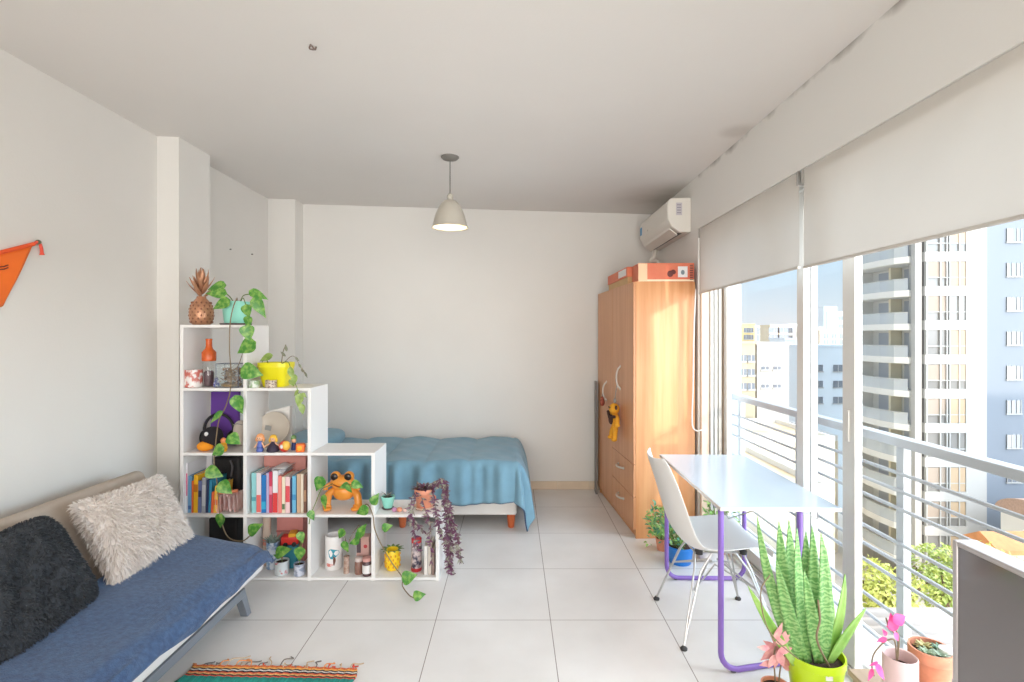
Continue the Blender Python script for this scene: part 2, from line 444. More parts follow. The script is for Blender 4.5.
bx = thing('storage_box', 'long tan cardboard box with an orange lid, at the door side of the wardrobe top', 'box', (.975, 4.36, WH), .04)
b = MB(); b.box(-.10, .13, -.33, .33, 0, .058); b.build('carton', M_tan, bx, bevel=.003)
b = MB(); b.box(-.106, .136, -.336, .336, .058, .135); b.build('lid', M_obox, bx, bevel=.003)
b = MB(); b.box(-.1075, -.1062, -.30, -.06, .072, .125); b.build('printed_label', M_lab, bx)

# ------------------------------------------------------------------ plush monkey and trinket on the handles
def on_front(y, z, out): # wardrobe front: local -> world
    return wd.matrix_basis @ Vector((-out, y, z))
M_yel = mat('yellow_plush', (232, 164, 44), .9, bump=.4, bscale=200, vary=.08, vscale=60)
M_brn = mat('brown_plush', (72, 44, 36), .9, bump=.4, bscale=200)
p0 = on_front(.35, .82, .045)
pm = thing('plush_toy', 'yellow and brown plush toy dangling from a wardrobe door handle', 'toy', p0, math.atan2(.075, 1.142))
b = MB(); b.ball((0, 0, -.005), (.036, .045, .06), 16, 12); b.ball((-.006, 0, .085), (.042, .048, .045), 18, 12)
b.build('body', M_yel, pm, smooth=True)
for s in (-1, 1):
    m = MB(); m.tube(spline([(0, s * .035, .02), (-.005, s * .085, .02), (-.012, s * .115, -.02 + .06 * (s > 0))]), [.017] * 10 + [.015], 10); m.ball((-.012, s * .118, -.024 + .06 * (s > 0)), .02); m.build('arm', M_yel, pm, smooth=True)
    m = MB(); m.tube(spline([(0, s * .025, -.05), (-.012, s * .05, -.10), (-.016, s * .055, -.145)]), [.019] * 10 + [.016], 10); m.ball((-.022, s * .056, -.15), (.024, .02, .016)); m.build('leg', M_yel, pm, smooth=True)
    m = MB(); m.ball((-.004, s * .05, .10), (.010, .018, .018)); m.build('ear', M_brn, pm, smooth=True)
    m = MB(); m.ball((-.045, s * .016, .098), (.005, .006, .007)); m.build('eye', M_black, pm, smooth=True)
b = MB(); b.ball((-.030, 0, .0), (.022, .034, .04), 14, 10); b.tube([(-.03, -.09, .035), (-.045, 0, .02), (-.03, .1, .05)], .013, 8); b.build('brown_vest', M_brn, pm, smooth=True)
b = MB(); b.tube(spline([(0, 0, .125), (.005, .004, .20), (.02, 0, .29)]), .0035, 6); b.ball((0, 0, .15), (.012, .02, .02)); b.build('hanging_loop', mat('grey_cord', (150, 146, 142), .8), pm, smooth=True)
p0 = on_front(.80, .90, .04)
tk = thing('hanging_charm', 'small reddish brown charm on a cord hanging from the far wardrobe handle', 'charm', p0)
b = MB(); b.ball((0, 0, 0), (.022, .028, .034), 14, 10); b.ball((0, 0, .036), (.014, .016, .016)); b.build('charm_body', mat('red_brown', (150, 74, 56), .7), tk, smooth=True)
b = MB(); b.tube([(0, 0, .04), (.004, 0, .10), (.012, 0, .14)], .003, 6); b.build('cord', MATS['grey_cord'], tk, smooth=True)

# ------------------------------------------------------------------ air conditioner
M_ac = mat('ac_plastic', (226, 221, 212), .4)
ac = thing('air_conditioner', 'white split air conditioner high on the window wall above the wardrobe', 'air conditioner', (XR, 4.40, 2.28))
poly = [(0, 0), (-.085, 0), (-.150, .045), (-.178, .10), (-.176, .235), (-.155, .262), (0, .265)]
b = MB(); b.prism([(x, z) for x, z in poly], 'y', -.43, .43); b.build('housing', M_ac, ac, bevel=.006)
b = MB(); b.prism([(-.092, -.006), (-.152, .040), (-.158, .046), (-.153, .028), (-.094, -.016)], 'y', -.39, .39); b.build('air_flap', M_ac, ac, bevel=.001)
b = MB(); b.prism([(-.060, -.002), (-.088, -.004), (-.090, .002), (-.060, .002)], 'y', -.39, .39); b.build('outlet_slot', M_black, ac)
b = MB(); b.prism([(-.1795, .10), (-.1815, .104), (-.1800, .228), (-.1775, .232)], 'y', -.425, .425); b.build('front_panel', M_ac, ac)
b = MB(); b.box(-.183, -.180, .355, .415, .13, .20); b.build('energy_sticker', mat('blue_sticker', (74, 150, 196), .5), ac)
b = MB(); b.box(-.1830, -.1805, .14, .16, .122, .137); b.build('badge', mat('badge_grey', (190, 182, 170), .4), ac)
b = MB(); b.box(-.115, -.07, -.4315, -.4305, .13, .225); q = b.build('rating_plate', mat('plate_lilac', (196, 190, 196), .5), ac)
b = MB()
for z in (.145, .165, .185, .205): b.box(-.108, -.078, -.4322, -.4316, z, z + .006)
b.build('print_lines', mat('print_grey', (140, 136, 146), .5), q)
MB().box(-.045, -.012, -.4325, -.4305, .015, .065).build('side_cover', M_ac, ac, bevel=.002)
b = MB(); b.tube(spline([(-.05, .38, 0), (-.06, .385, -.06), (-.09, .40, -.10), (-.05, .30, -.12), (-.03, .27, -.24)]), .016, 10)
b.build('drain_pipe', M_ac, ac, smooth=True)

# ------------------------------------------------------------------ pendant lamp
LX, LY = -.433, 3.577
zc = ceil_z(LX)
lp = thing('pendant_lamp', 'grey metal bell pendant lamp hanging lit from the ceiling', 'lamp', (LX, LY, zc))
M_lamp = mat('lamp_grey', (192, 186, 174), .38, metal=.25)
M_lampd = mat('lamp_dark', (120, 116, 110), .5)
b = MB(); b.lathe([(.062, 0), (.062, -.006), (.050, -.018), (.012, -.028)], seg=32); b.build('ceiling_canopy', M_lampd, lp, smooth=True)
ZT = 2.452 - zc
b = MB(); b.tube([(0, 0, -.02), (0, 0, ZT)], .0042, 8); b.build('cable', M_lampd, lp, smooth=True)
b = MB(); b.lathe([(.012, ZT + .01), (.02, ZT), (.021, ZT - .012), (.019, ZT - .03), (.026, ZT - .036)], seg=24)
b.tube(arc((-.017, 0, ZT - .002), (0, 0, ZT + .045), (.017, 0, ZT - .002)), .0025, 6); b.build('socket_cap', M_lamp, lp, smooth=True)
prof = [(.022, 0), (.040, -.008), (.062, -.03), (.082, -.062), (.098, -.10), (.109, -.14), (.114, -.165), (.120, -.185), (.126, -.192)]
b = MB(); b.lathe([(r, z + ZT - .03) for r, z in prof], seg=48, cap=False); b.build('shade', M_lamp, lp, smooth=True, solid=.002)
b = MB(); b.lathe([(r - .004, z + ZT - .031) for r, z in prof[:-1]], seg=48, cap=False); b.build('shade_lining', mat('lining_cream', (238, 226, 198), .6), lp, smooth=True)
b = MB(); b.lathe([(.012, ZT - .05), (.013, ZT - .075), (.024, ZT - .10), (.031, ZT - .13), (.026, ZT - .155), (.010, ZT - .17), (.001, ZT - .172)], seg=24)
b.build('bulb', mat('bulb_glow', (255, 240, 205), .4, emit=(255, 226, 160), estr=2.2), lp, smooth=True)
l = bpy.data.lights.new('pendant_bulb', 'POINT'); l.energy = 1.6; l.color = (1, .83, .58); l.shadow_soft_size = .03
lo = bpy.data.objects.new('pendant_bulb', l); C.objects.link(lo); lo.location = (LX, LY, 2.452 - .215)

# old ceiling point with two wire ends
hk = thing('ceiling_wires', 'two short loose wire ends poking out of the ceiling', 'wire', (-.863, 2.22, ceil_z(-.863)))
for s in (0, 1):
    m = MB(); m.tube(spline([(0, s * .012, 0), (-.006 + .02 * s, s * .01, -.018), (.012 + .012 * s, -.004, -.026 + .012 * s)]), .0035, 6); m.build('wire_end', mat('wire_brown', (110, 92, 84), .6), hk, smooth=True)
# two old screws in the niche wall
for x, y, z, lab in ((XL, 4.216, 2.19, 'small screw left in the wall above the shelves, nearer the camera'), (XL, 4.567, 2.205, 'small screw left in the wall above the shelves, nearer the back')):
    m = MB(); m.tube([(x - .005, y, z), (x + .012, y, z)], .006, 8); tag(m.build('wall_screw', mat('screw_grey', (150, 146, 140), .5, metal=.4), smooth=True), lab, 'screw')

# ------------------------------------------------------------------ orange pennant on the left wall
pn = thing('pennant', 'orange cloth pennant tied to the left wall above the sofa', 'pennant', (XL + .004, 2.53, 1.90))
# local: y along the wall, z up
def pw(px, py):  # seen point -> on the wall
    y = (XL + .004) * F / (px - VX); return Vector((.0, y - 2.53, EYE - (py - VY) / F * y - 1.90))
A, B_, D_ = pw(34, 243.5), pw(-110, 283), pw(0, 309)
q = [pw(32, 244), pw(3, 306), pw(-20, 312), pw(-110, 280)]
def fl(u, v):
    top = q[0].lerp(q[3], u); bot = q[1].lerp(q[2], u)
    p = top.lerp(bot, v) ; return (.006 + .006 * math.sin(u * 9 + v * 5) * v, p.y, p.z)
MB().grid(fl, 24, 12).build('cloth', mat('orange_nylon', (255, 118, 36), .6, vary=.06, vscale=12), pn, smooth='full', solid=.001)
b = MB(); b.tube([(.008, p.y, p.z) for p in (q[0], q[0].lerp(q[3], .5), q[3])], .009, 8); b.build('hem', mat('orange_hem', (240, 92, 40), .6), pn, smooth=True)
b = MB(); e = q[0]; b.tube(spline([(.008, e.y, e.z), (.014, e.y + .016, e.z + .012), (.014, e.y + .032, e.z - .008), (.01, e.y + .042, e.z - .045)]), [.007] * 15 + [.011], 8)
b.build('tie_end', mat('red_orange_tie', (224, 84, 66), .7), pn, smooth=True)
b = MB(); b.ball((.012, e.y + .02, e.z + .012), .012, 10, 8); b.build('pin', mat('pin_green', (96, 96, 72), .5), pn, smooth=True)
b = MB()
for i in range(2):
    c0 = pw(4, 265 + i * 2.6); c1 = pw(0, 266.6 + i * 2.6); b.tube([(.018, c0.y, c0.z), (.018, c1.y, c1.z), (.018, c1.y - .1, c1.z - .02)], .0025, 6)
b.build('printed_mark', mat('maroon_print', (110, 40, 34), .7), pn)

# ------------------------------------------------------------------ sofa bed
SY0, SY1 = .95, 2.93
M_matt = mat('mattress_white', (224, 219, 214), .9, vary=.02, bump=.1, bscale=120)
M_back = mat('sofa_taupe', (182, 168, 154), .9, bump=.15, bscale=200, vary=.04, vscale=20)
M_steel = mat('sofa_steel', (128, 134, 142), .45, metal=.3)
sf = thing('sofa_bed', 'low futon sofa bed with taupe back and grey steel frame along the left wall', 'sofa', (-1.8, 1.94, 0))
h = (SY1 - SY0) / 2
def L_(x, z): return (x + 1.8, z)
b = MB(); b.prism([L_(-1.40, .165), L_(-1.39, .24), L_(-1.41, .295), L_(-1.60, .325), L_(-1.86, .365), L_(-1.90, .36), L_(-1.90, .24)], 'y', -h, h)
b.build('seat_mattress', M_matt, sf, smooth=True, bevel=.03, segs=4)
b = MB(); b.prism([L_(-1.845, .31), L_(-2.065, .70), L_(-2.075, .725), L_(-2.115, .735), L_(-2.17, .70), L_(-1.98, .27)], 'y', -h, h)
b.build('back_mattress', M_back, sf, smooth=True, bevel=.03, segs=4)
b = MB(); b.box(.36, .40, -h, 2.72 - 1.94, .125, .168); b.build('side_rail', M_steel, sf, bevel=.004)
b = MB(); b.box(-.30, -.26, -h, 2.72 - 1.94, .18, .222); b.build('side_rail', M_steel, sf, bevel=.004)
for yy in (2.66, 1.25):
    MB().box(-.28, .38, yy - 1.94 - .02, yy - 1.94 + .02, .13, .165).build('cross_bar', M_steel, sf, bevel=.003)
for x, dx in ((.375, -.0), (-.28, 0)):
    for yy, dy in ((2.70, .075), (1.22, -.075)):
        m = MB(); y = yy - 1.94
        m.add([(x - .02, y - .025, .17), (x + .02, y - .025, .17), (x + .02, y + .025, .17), (x - .02, y + .025, .17),
               (x - .02, y + dy - .02, 0), (x + .02, y + dy - .02, 0), (x + .02, y + dy + .02, 0), (x - .02, y + dy + .02, 0)],
              [(0, 1, 2, 3), (4, 5, 6, 7), (0, 1, 5, 4), (1, 2, 6, 5), (2, 3, 7, 6), (3, 0, 4, 7)])
        m.build('leg', M_steel, sf, bevel=.003)

# blue fleece over the seat
def noise2(x, y, s=0):
    return math.sin(x * 3.1 + y * 1.7 + s) * .5 + math.sin(x * 7.3 - y * 4.1 + s * 2) * .3 + math.sin(x * 13 + y * 9.7 + s) * .2
cov = thing('fleece_blanket', 'navy blue fleece blanket spread over the sofa seat', 'blanket', (-1.6, 1.9, .30))
def cv(u, v):
    y = SY0 + .02 + u * (2.945 - SY0 - .02)
    n = noise2(y * 1.5, v * 3)
    hang = .030 - .022 * (1 - u) + .008 * math.sin(y * 6) + .006 * math.sin(y * 15)
    # v from the back fold to the hanging front hem
    pts = [(-1.855, .395), (-1.80, .378), (-1.62, .345), (-1.46, .318), (-1.395, .292), (-1.365, .25), (-1.368, .25 - hang)]
    k = v * (len(pts) - 1); i = min(int(k), len(pts) - 2); f = k - i; f2 = f * f * (3 - 2 * f) if i >= 3 else f
    x = pts[i][0] + (pts[i + 1][0] - pts[i][0]) * f; z = pts[i][1] + (pts[i + 1][1] - pts[i][1]) * f2
    z += .010 * n * (v < .66) + .006; x += .008 * noise2(y * 3, v * 2, 2) * (v > .6)
    if u > .95:
        e = (u - .95) / .05; z -= .03 * e * e; 
    return (x + 1.6, y - 1.9, z - .30)
MB().grid(cv, 90, 40).build('cloth', mat('navy_fleece', (46, 70, 108), 1, rgb2=(66, 96, 134), vscale=55, bump=.5, bscale=260, sheen=.25), cov, smooth='full', solid=.006)
b = MB(); ends = [cv(1, j / 40) for j in range(41)]; b.tube(ends, .006, 6); b.build('hem', MATS['navy_fleece'], cov, smooth=True)

def cushion(root, W, H, T, m, fur_m=None, n=2600, fl=(.03, .05), seed=1, wob=.06, droop=.35, cr=0):
    """cushion standing in local x (width) z (height), thickness y; fur grows out of every side"""
    R = random.Random(seed)
    def S(u, v, s):
        x, z = 2 * u - 1, 2 * v - 1
        ed = (1 - abs(x) ** 2.6) * (1 - abs(z) ** 2.6)
        t = T / 2 * max(0, ed) ** .45
        sx = 1 - .07 * (1 - z * z) * abs(x) - cr * z ** 4; sz = 1 - .07 * (1 - x * x) * abs(z) - cr * x ** 4
        dent = wob * T * noise2(x * 2, z * 2, seed)
        return Vector((x * W / 2 * sx, s * t + dent * ed, z * H / 2 * sz))
    b = MB()
    for s in (-1, 1): b.grid(lambda u, v: S(u, v, s), 26, 26)
    pad = b.build('pad', m, root, smooth='full')
    if fur_m:
        f = MB()
        for k in range(n):
            u, v = R.random(), R.random(); s = -1 if R.random() < .72 else 1
            if R.random() < .22:
                if R.random() < .5: u = R.choice((.005, .995))
                else: v = R.choice((.005, .995))
            p = S(u, v, s); e = 1e-3
            d1 = S(min(1, u + e), v, s) - S(max(0, u - e), v, s); d2 = S(u, min(1, v + e), s) - S(u, max(0, v - e), s)
            nn = d1.cross(d2)
            nn = nn.normalized() if nn.length > 1e-12 else Vector((0, s, 0))
            if nn.y * s < 0: nn = -nn
            out = Vector((2 * u - 1, 0, 2 * v - 1)); em = max(abs(2 * u - 1), abs(2 * v - 1)) ** 6
            d = (nn * (.55 - .3 * em) + out * em + Vector((R.uniform(-.55, .55), R.uniform(-.25, .25), R.uniform(-.5, .5) - droop))).normalized()
            l = R.uniform(*fl); w = R.uniform(.0016, .0034); sd = d.orthogonal().normalized()
            sd = (Quaternion(d, R.uniform(0, 6.28)) @ sd) * w
            q = p + d * l * .55 + Vector((0, 0, -.08 * l)); r_ = p + d * l + Vector((R.uniform(-.2, .2), 0, -.3)) * l
            f.add([p - sd - nn * .004, p + sd - nn * .004, q + sd * .8, q - sd * .8, r_], [(0, 1, 2, 3), (3, 2, 4)])
        f.build('fur', fur_m, root, normals=False)
    return pad
def lean(loc, tilt, yaw, roll=0):
    """cushion facing +x (into the room), leaning back against the sofa back"""
    return (Matrix.Translation(loc) @ Matrix.Rotation(yaw, 4, 'Z') @ Matrix.Rotation(math.radians(90), 4, 'Z') @ Matrix.Rotation(tilt, 4, 'X') @ Matrix.Rotation(roll, 4, 'Y'))
M_furw = mat('cream_fur', (236, 226, 218), .95, vary=.06, vscale=30, sheen=.3)
cw = thing('furry_cushion', 'cream shaggy fur cushion leaning on the sofa back', 'cushion')
cw.matrix_basis = lean((-1.88, 2.605, .545), math.radians(-29), 0, math.radians(2))
cushion(cw, .54, .385, .15, M_furw, M_furw, 9000, (.025, .045), 3)
M_furb = mat('charcoal_fur', (50, 53, 58), .95, vary=.25, vscale=26, sheen=.15)
cb = thing('furry_cushion', 'large dark charcoal fur cushion slumped at the near end of the sofa', 'cushion')
cb.matrix_basis = lean((-1.875, 1.93, .53), math.radians(-29), math.radians(0), math.radians(-4))
cushion(cb, .64, .46, .18, M_furb, M_furb, 12000, (.010, .018), 8, wob=.2, droop=.5, cr=.13)

# ------------------------------------------------------------------ rug
rg = thing('rug', 'woven striped rug with teal field and orange and black end bands', 'rug', (-1.065, 1.75, 0))
R = random.Random(4)
RW, RY1, RY0 = .372, 2.335, 1.0
bands = [(0, .012, (214, 110, 60)), (.012, .022, (236, 170, 90)), (.022, .030, (52, 46, 50)), (.030, .037, (226, 222, 214)), (.037, .046, (40, 38, 48)), (.046, .054, (222, 96, 62)), (.054, .062, (226, 178, 110)), (.062, .070, (70, 52, 50)), (.070, .076, (216, 76, 56))]
teal = [(.076, .15, (38, 150, 136)), (.15, .17, (214, 92, 62)), (.17, .25, (40, 128, 142)), (.25, .27, (230, 190, 100)), (.27, .36, (50, 70, 110)), (.36, .40, (204, 70, 70)), (.40, 1.335, (38, 146, 136))]
for a, c, col in bands + teal:
    m = MB()
    def rf(u, v, a=a, c=c):
        x = -RW + u * 2 * RW; d = a + v * (c - a)
        y = RY1 - d - 1.75 - .006 * math.sin(u * 7) - .02 * u
        return (x + .010 * d * 0 + (.012 * math.sin(d * 30) if u in (0, 1) else 0), y, .008 + .002 * math.sin(u * 120) + .004 * math.sin(u * 6 + d * 8))
    m.grid(rf, 60, 3); m.build('woven_band', mat('rug_%d_%d_%d' % col, col, .95, vary=.25, vscale=160, stretch=(1, .15, 1), bump=.5, bscale=300), rg, smooth='full', solid=.008)
for i in range(26):
    x = -RW + (i + .5) / 26 * 2 * RW + R.uniform(-.01, .01); y0 = RY1 - 1.75 - .02 * (x + RW) / .74 - .002
    l = R.uniform(.015, .085); a = R.uniform(-.9, .9)
    pts = spline([(x, y0 - .006, .008), (x + .2 * l * a, y0 + l * .4, .008 + R.uniform(0, .014)), (x + l * a, y0 + l * .8, .005), (x + l * a + R.uniform(-.02, .03), y0 + l, .004)], 3)
    m = MB(); m.tube(pts, .0026, 5)
    col = R.choice([(196, 170, 140), (214, 84, 66), (120, 110, 104), (226, 150, 90), (90, 86, 88)])
    m.build('fringe_thread', mat('thread_%d_%d_%d' % col, col, .9), rg, smooth=True)

# ------------------------------------------------------------------ bed
bd = thing('bed', 'single divan bed with pale base and short orange wooden feet along the back wall', 'bed', (-.92, 4.45, 0))
M_divan = mat('divan_cloth', (222, 216, 210), .9, vary=.03, bump=.1, bscale=150)
bl, bw = .95, .45
b = MB(); b.box(-bl, bl, -bw, bw, .105, .33); b.build('base', M_divan, bd, bevel=.02, segs=3)
b = MB(); b.box(-bl + .005, bl - .005, -bw + .005, bw - .005, .33, .50); b.build('mattress', M_matt, bd, bevel=.04, segs=4)
M_leg = wood_mat('orange_wood', (178, 84, 44), (200, 104, 58), .4)
for lx in (.905, .06, -.88):
    for ly in (-.40, .40):
        m = MB(); m.lathe([(.022, 0), (.026, .01), (.034, .105)], c=(lx, ly, 0), seg=16); m.build('foot', M_leg, bd, smooth=True)
dv = thing('duvet', 'blue quilted duvet draped over the bed down to the floor at its foot', 'duvet', (-.92, 4.45, .5))
AX, FY, BY = .025, -.455, .44      # local edges where the cloth turns down
TOP = .012
def duv(u, v):
    a = -.93 + u * (AX + .955 + .93 - 0.0 + .40 - .0)       # along the bed, running over the foot end
    a = -.95 + u * 2.33
    ex = a - .94                                              # overhang at the foot end
    s = -.455 - .315 + v * 1.42                               # across: hem in front ... far side
    ef = -.455 - s; eb = s - .44
    dx, dy = max(0, ex), max(0, ef)
    puff = .020 * abs(math.sin((a + .1) * PI / .34)) ** .6 + .010 * noise2(a * 2.2, s * 3)
    x, y, z = min(a, .94), max(min(s, .44), -.455), TOP + puff
    if eb > 0: y = .44 + .02; z = TOP - eb
    d = math.hypot(dx, dy)
    if d > 0:
        ang = math.atan2(dy, dx)
        fold = (.024 * math.sin(a * 26 + 2.2 * math.sin(a * 5)) + .014 * math.sin(a * 53 + 2 * math.sin(a * 9)) * (1 - .5 * d / .3)) * min(1, d / .09) if dx == 0 else .025 * math.sin(ang * 6 + .8) * min(1, d / .2)
        if dy == 0: fold = .02 * math.sin(s * 17) * min(1, d / .2)
        r = .055 * (1 - math.exp(-d / .05)) + fold + .05 * d + (.10 * d if dx > 0 else 0)
        x += r * math.cos(ang) * (1 if dx > 0 else 0); y -= r * math.sin(ang) * (1 if dy > 0 else 0)
        dz = d - .03 * (1 - math.exp(-d / .04))
        z = TOP + puff * math.exp(-d / .06) - dz + .012 * math.sin(a * 8) * (d / .3) * (dx == 0)
    z = max(z, -.488)
    return (x, y, z)
MB().grid(duv, 170, 100).build('quilt', mat('duvet_blue', (112, 150, 168), .8, vary=.07, vscale=9, bump=.15, bscale=30, sheen=.2), dv, smooth='full', solid=.012)
hem = [duv(i / 170, 0) for i in range(171)]
b = MB(); b.tube(hem, .006, 6); b.build('piping', mat('navy_piping', (48, 62, 92), .8), dv, smooth=True)
for k in range(5):   # quilting seams running across the bed
    a0 = (-.78 + .34 * k + .95) / 2.33
    b = MB(); b.tube([Vector(duv(a0, j / 100)) + Vector((0, 0, .004)) for j in range(101)], .0035, 5); b.build('seam', mat('duvet_seam', (92, 132, 152), .85), dv, smooth=True)
pl = thing('pillow', 'blue pillow at the head of the bed behind the shelves', 'pillow', (-1.72, 4.50, .585), 0)
b = MB(); b.ball((0, 0, 0), (.22, .36, .072), 28, 14, e=.7); b.build('pad', MATS['duvet_blue'], pl, smooth=True)

# ------------------------------------------------------------------ desk
M_desk = mat('desk_top', (188, 200, 210), .16, vary=.03, vscale=4, stretch=(1, .3, 1))
M_purple = mat('purple_enamel', (132, 100, 178), .35)
dk = thing('desk', 'white-topped desk on bent purple steel tube legs by the window', 'desk', (1.185, 2.79, 0), math.radians(-1.2))
b = MB(); b.box(-.262, .262, -.51, .51, .717, .735); b.build('desk_top', M_desk, dk, bevel=.002)
b = MB(); b.box(-.263, .263, -.512, -.509, .718, .734).box(-.2645, -.2615, -.51, .51, .718, .734); b.build('edge_band', mat('edge_beige', (206, 196, 186), .5), dk)
def sled(y, dy, x1=.215):
    x0, z1 = -.255, .717; r = .075
    pts = [(x0, y, z1), (x0, y, r + .012)]
    pts += [(x0 + r - r * math.cos(t), y + dy * (r - r * math.cos(t)) * .3, .012 + r - r * math.sin(t)) for t in [PI / 2 * i / 6 for i in range(1, 7)]]
    pts += [(x1 - r + r * math.sin(t), y + dy * .4, .012 + r - r * math.cos(t)) for t in [PI / 2 * i / 6 for i in range(0, 7)]]
    pts += [(x1, y + dy * .4, z1)]
    m = MB(); m.tube(pts, .0125, 12); return m.build('leg_frame', M_purple, dk, smooth=True)
sled(-.495, .14, .12); sled(.38, 0)
for y in (-.40, .38): MB().box(-.25, .22, y - .012, y + .012, .700, .717).build('under_rail', M_purple, dk)
for s in (-1, 1):
    b = MB(); b.tube([(.1 * s, -.48, .712), (.20 * s, -.44, .66), (.22 * s, -.40, .712)], .003, 6); b.build('wire_brace', M_chrome, dk, smooth=True)
for y, x in ((-.495, -.20), (-.445, .05), (.38, -.20), (.38, .16)):
    m = MB(); m.ball((x, y, .006), (.014, .012, .006), 10, 6); m.build('glide', mat('grey_rubber', (96, 92, 100), .7), dk, smooth=True)

# ------------------------------------------------------------------ shell chair
ch = thing('shell_chair', 'white moulded shell chair on steel wire legs, tucked under the desk', 'chair', (1.04, 2.70, 0))
cl = [(.215, .415), (.205, .440), (.16, .452), (.08, .440), (0, .425), (-.09, .420), (-.16, .437), (-.205, .49), (-.235, .57), (-.262, .66), (-.29, .75), (-.318, .83), (-.332, .868)]
hw = [.185, .205, .222, .232, .236, .234, .228, .222, .216, .210, .200, .178, .13]
cs = spline([(x, 0, z) for x, z in cl], 4)
def shell(u, v):
    k = v * (len(cs) - 1); i = min(int(k), len(cs) - 2); f = k - i
    p = cs[i].lerp(cs[i + 1], f); t = (cs[i + 1] - cs[i]).normalized(); n = Vector((t.z, 0, -t.x))  # towards the sitter
    kk = v * (len(hw) - 1); j = min(int(kk), len(hw) - 2); g = kk - j; w = hw[j] * (1 - g) + hw[j + 1] * g
    s = 2 * u - 1
    curl = (.075 * math.sin(min(1, v * 1.6) * PI / 2) * (1 - .45 * v)) * abs(s) ** 2.6
    if v < .12: curl *= v / .12
    q = p + Vector((0, s * w, 0)) + n * curl
    return q
MB().grid(shell, 24, 48).build('seat_shell', mat('shell_white', (226, 222, 218), .35), ch, smooth='full', solid=.007, sub=1)
for sx in (-1, 1):
    for sy in (-1, 1):
        foot = (sx * .23 , sy * .235, .012)
        m = MB()
        m.tube([(sx * .115, sy * .06, .415), (sx * .14, sy * .12, .33), foot], .0052, 8)
        m.tube([(sx * .06, sy * .135, .415), (sx * .12, sy * .15, .33), foot], .0052, 8)
        lg = m.build('wire_leg', M_chrome, ch, smooth=True)
        m = MB(); m.lathe([(.016, 0), (.017, .008), (.008, .016), (.006, .02)], c=(foot[0], foot[1], 0), seg=14); m.build('foot_glide', mat('dark_rubber', (52, 50, 50), .7), lg, smooth=True)
b = MB()
for sx in (-1, 1): b.tube([(sx * .155, -.16, .245), (sx * .02, 0, .33), (sx * .155, .16, .245)], .0045, 6)
for sy in (-1, 1): b.tube([(-.155, sy * .16, .245), (0, sy * .02, .31), (.155, sy * .16, .245)], .0045, 6)
b.tube([(-.13, -.10, .405), (.13, -.10, .405), (.13, .10, .405), (-.13, .10, .405), (-.13, -.10, .405)], .005, 6)
b.build('wire_brace', M_chrome, ch, smooth=True)
for sx in (-1, 1):
    for sy in (-1, 1):
        m = MB(); m.lathe([(.018, .398), (.018, .428)], c=(sx * .11, sy * .10, 0), seg=12); m.build('shock_mount', MATS['dark_rubber'], ch, smooth=True)

# ------------------------------------------------------------------ television
tv = thing('television', 'flat television with thin silver bezel and dark glossy screen at the window', 'television', (1.19, .90, 0))
M_silver = mat('silver_bezel', (196, 190, 190), .35, metal=.4)
# local: faces -x, runs along y from -.45 to .46
f = MB(); z0, z1, y0, y1 = .36, .955, -.55, .462
f.box(-.04, .02, y1 - .014, y1, z0, z1).box(-.04, .02, y0, y0 + .014, z0, z1).box(-.04, .02, y0 + .014, y1 - .014, z1 - .014, z1).box(-.04, .02, y0 + .014, y1 - .014, z0, z0 + .02)
f.build('bezel', M_silver, tv, bevel=.003)
MB().box(-.036, .0, y0 + .014, y1 - .014, z0 + .02, z1 - .014).build('screen', mat('screen_grey', (128, 123, 124), .07, spec=.9, metal=.35), tv)
MB().box(.0, .045, y0 + .06, y1 - .06, z0 + .05, z1 - .06).build('back_shell', M_black, tv, bevel=.01)
b = MB(); b.box(-.02, .02, -.06, .06, .275, .40); b.build('stand_neck', M_black, tv)
b = MB(); b.box(-.12, .12, -.25, .25, .26, .275); b.build('stand_foot', M_black, tv, bevel=.004)
st = thing('low_bench', 'low white bench under the television', 'bench', (1.20, .92, 0))
MB().box(-.17, .17, -.60, .46, .235, .26).build('bench_top', M_white, st, bevel=.003)
for sx in (-.14, .14):
    for sy in (-.55, .42):
        MB().box(sx - .02, sx + .02, sy - .02, sy + .02, 0, .235).build('leg', M_white, st, bevel=.003)
# ------------------------------------------------------------------ stepped bookcase
SF, SB = 3.157, 3.446            # front and back plane of the shelves
bc = thing('bookcase', 'white stepped cube bookcase standing across the room as a divider', 'bookcase', (-1.237, SF, 0))
XS = [-2.012, -1.628, -1.237, -.85, -.459]          # panel centres
TZ = [1.555, 1.171, .778, .403]                     # top faces of the levels
T0 = .020
tk_ = .0105
def bb(x0, x1, z0, z1, nm):
    return MB().box(x0 + 1.237, x1 + 1.237, 0, SB - SF, z0, z1).build(nm, M_white, bc, bevel=.0012)
hts = [TZ[0], TZ[0], TZ[1], TZ[2], TZ[3]]
for x, h in zip(XS, hts): bb(x - tk_, x + tk_, 0, h - .0, 'upright_panel')
def board(i0, i1, zt, over=False):
    bb(XS[i0] + (tk_ if not over else -tk_), XS[i1] - tk_, zt - .017, zt, 'shelf')
for i in range(4):
    board(i, i + 1, T0)
    for lv in (3, 2, 1, 0):
        if (lv == 3) or (lv == 2 and i <= 2) or (lv == 1 and i <= 1) or (lv == 0 and i == 0): board(i, i + 1, TZ[lv])
def sx(px, Y): return (px - VX) / F * Y

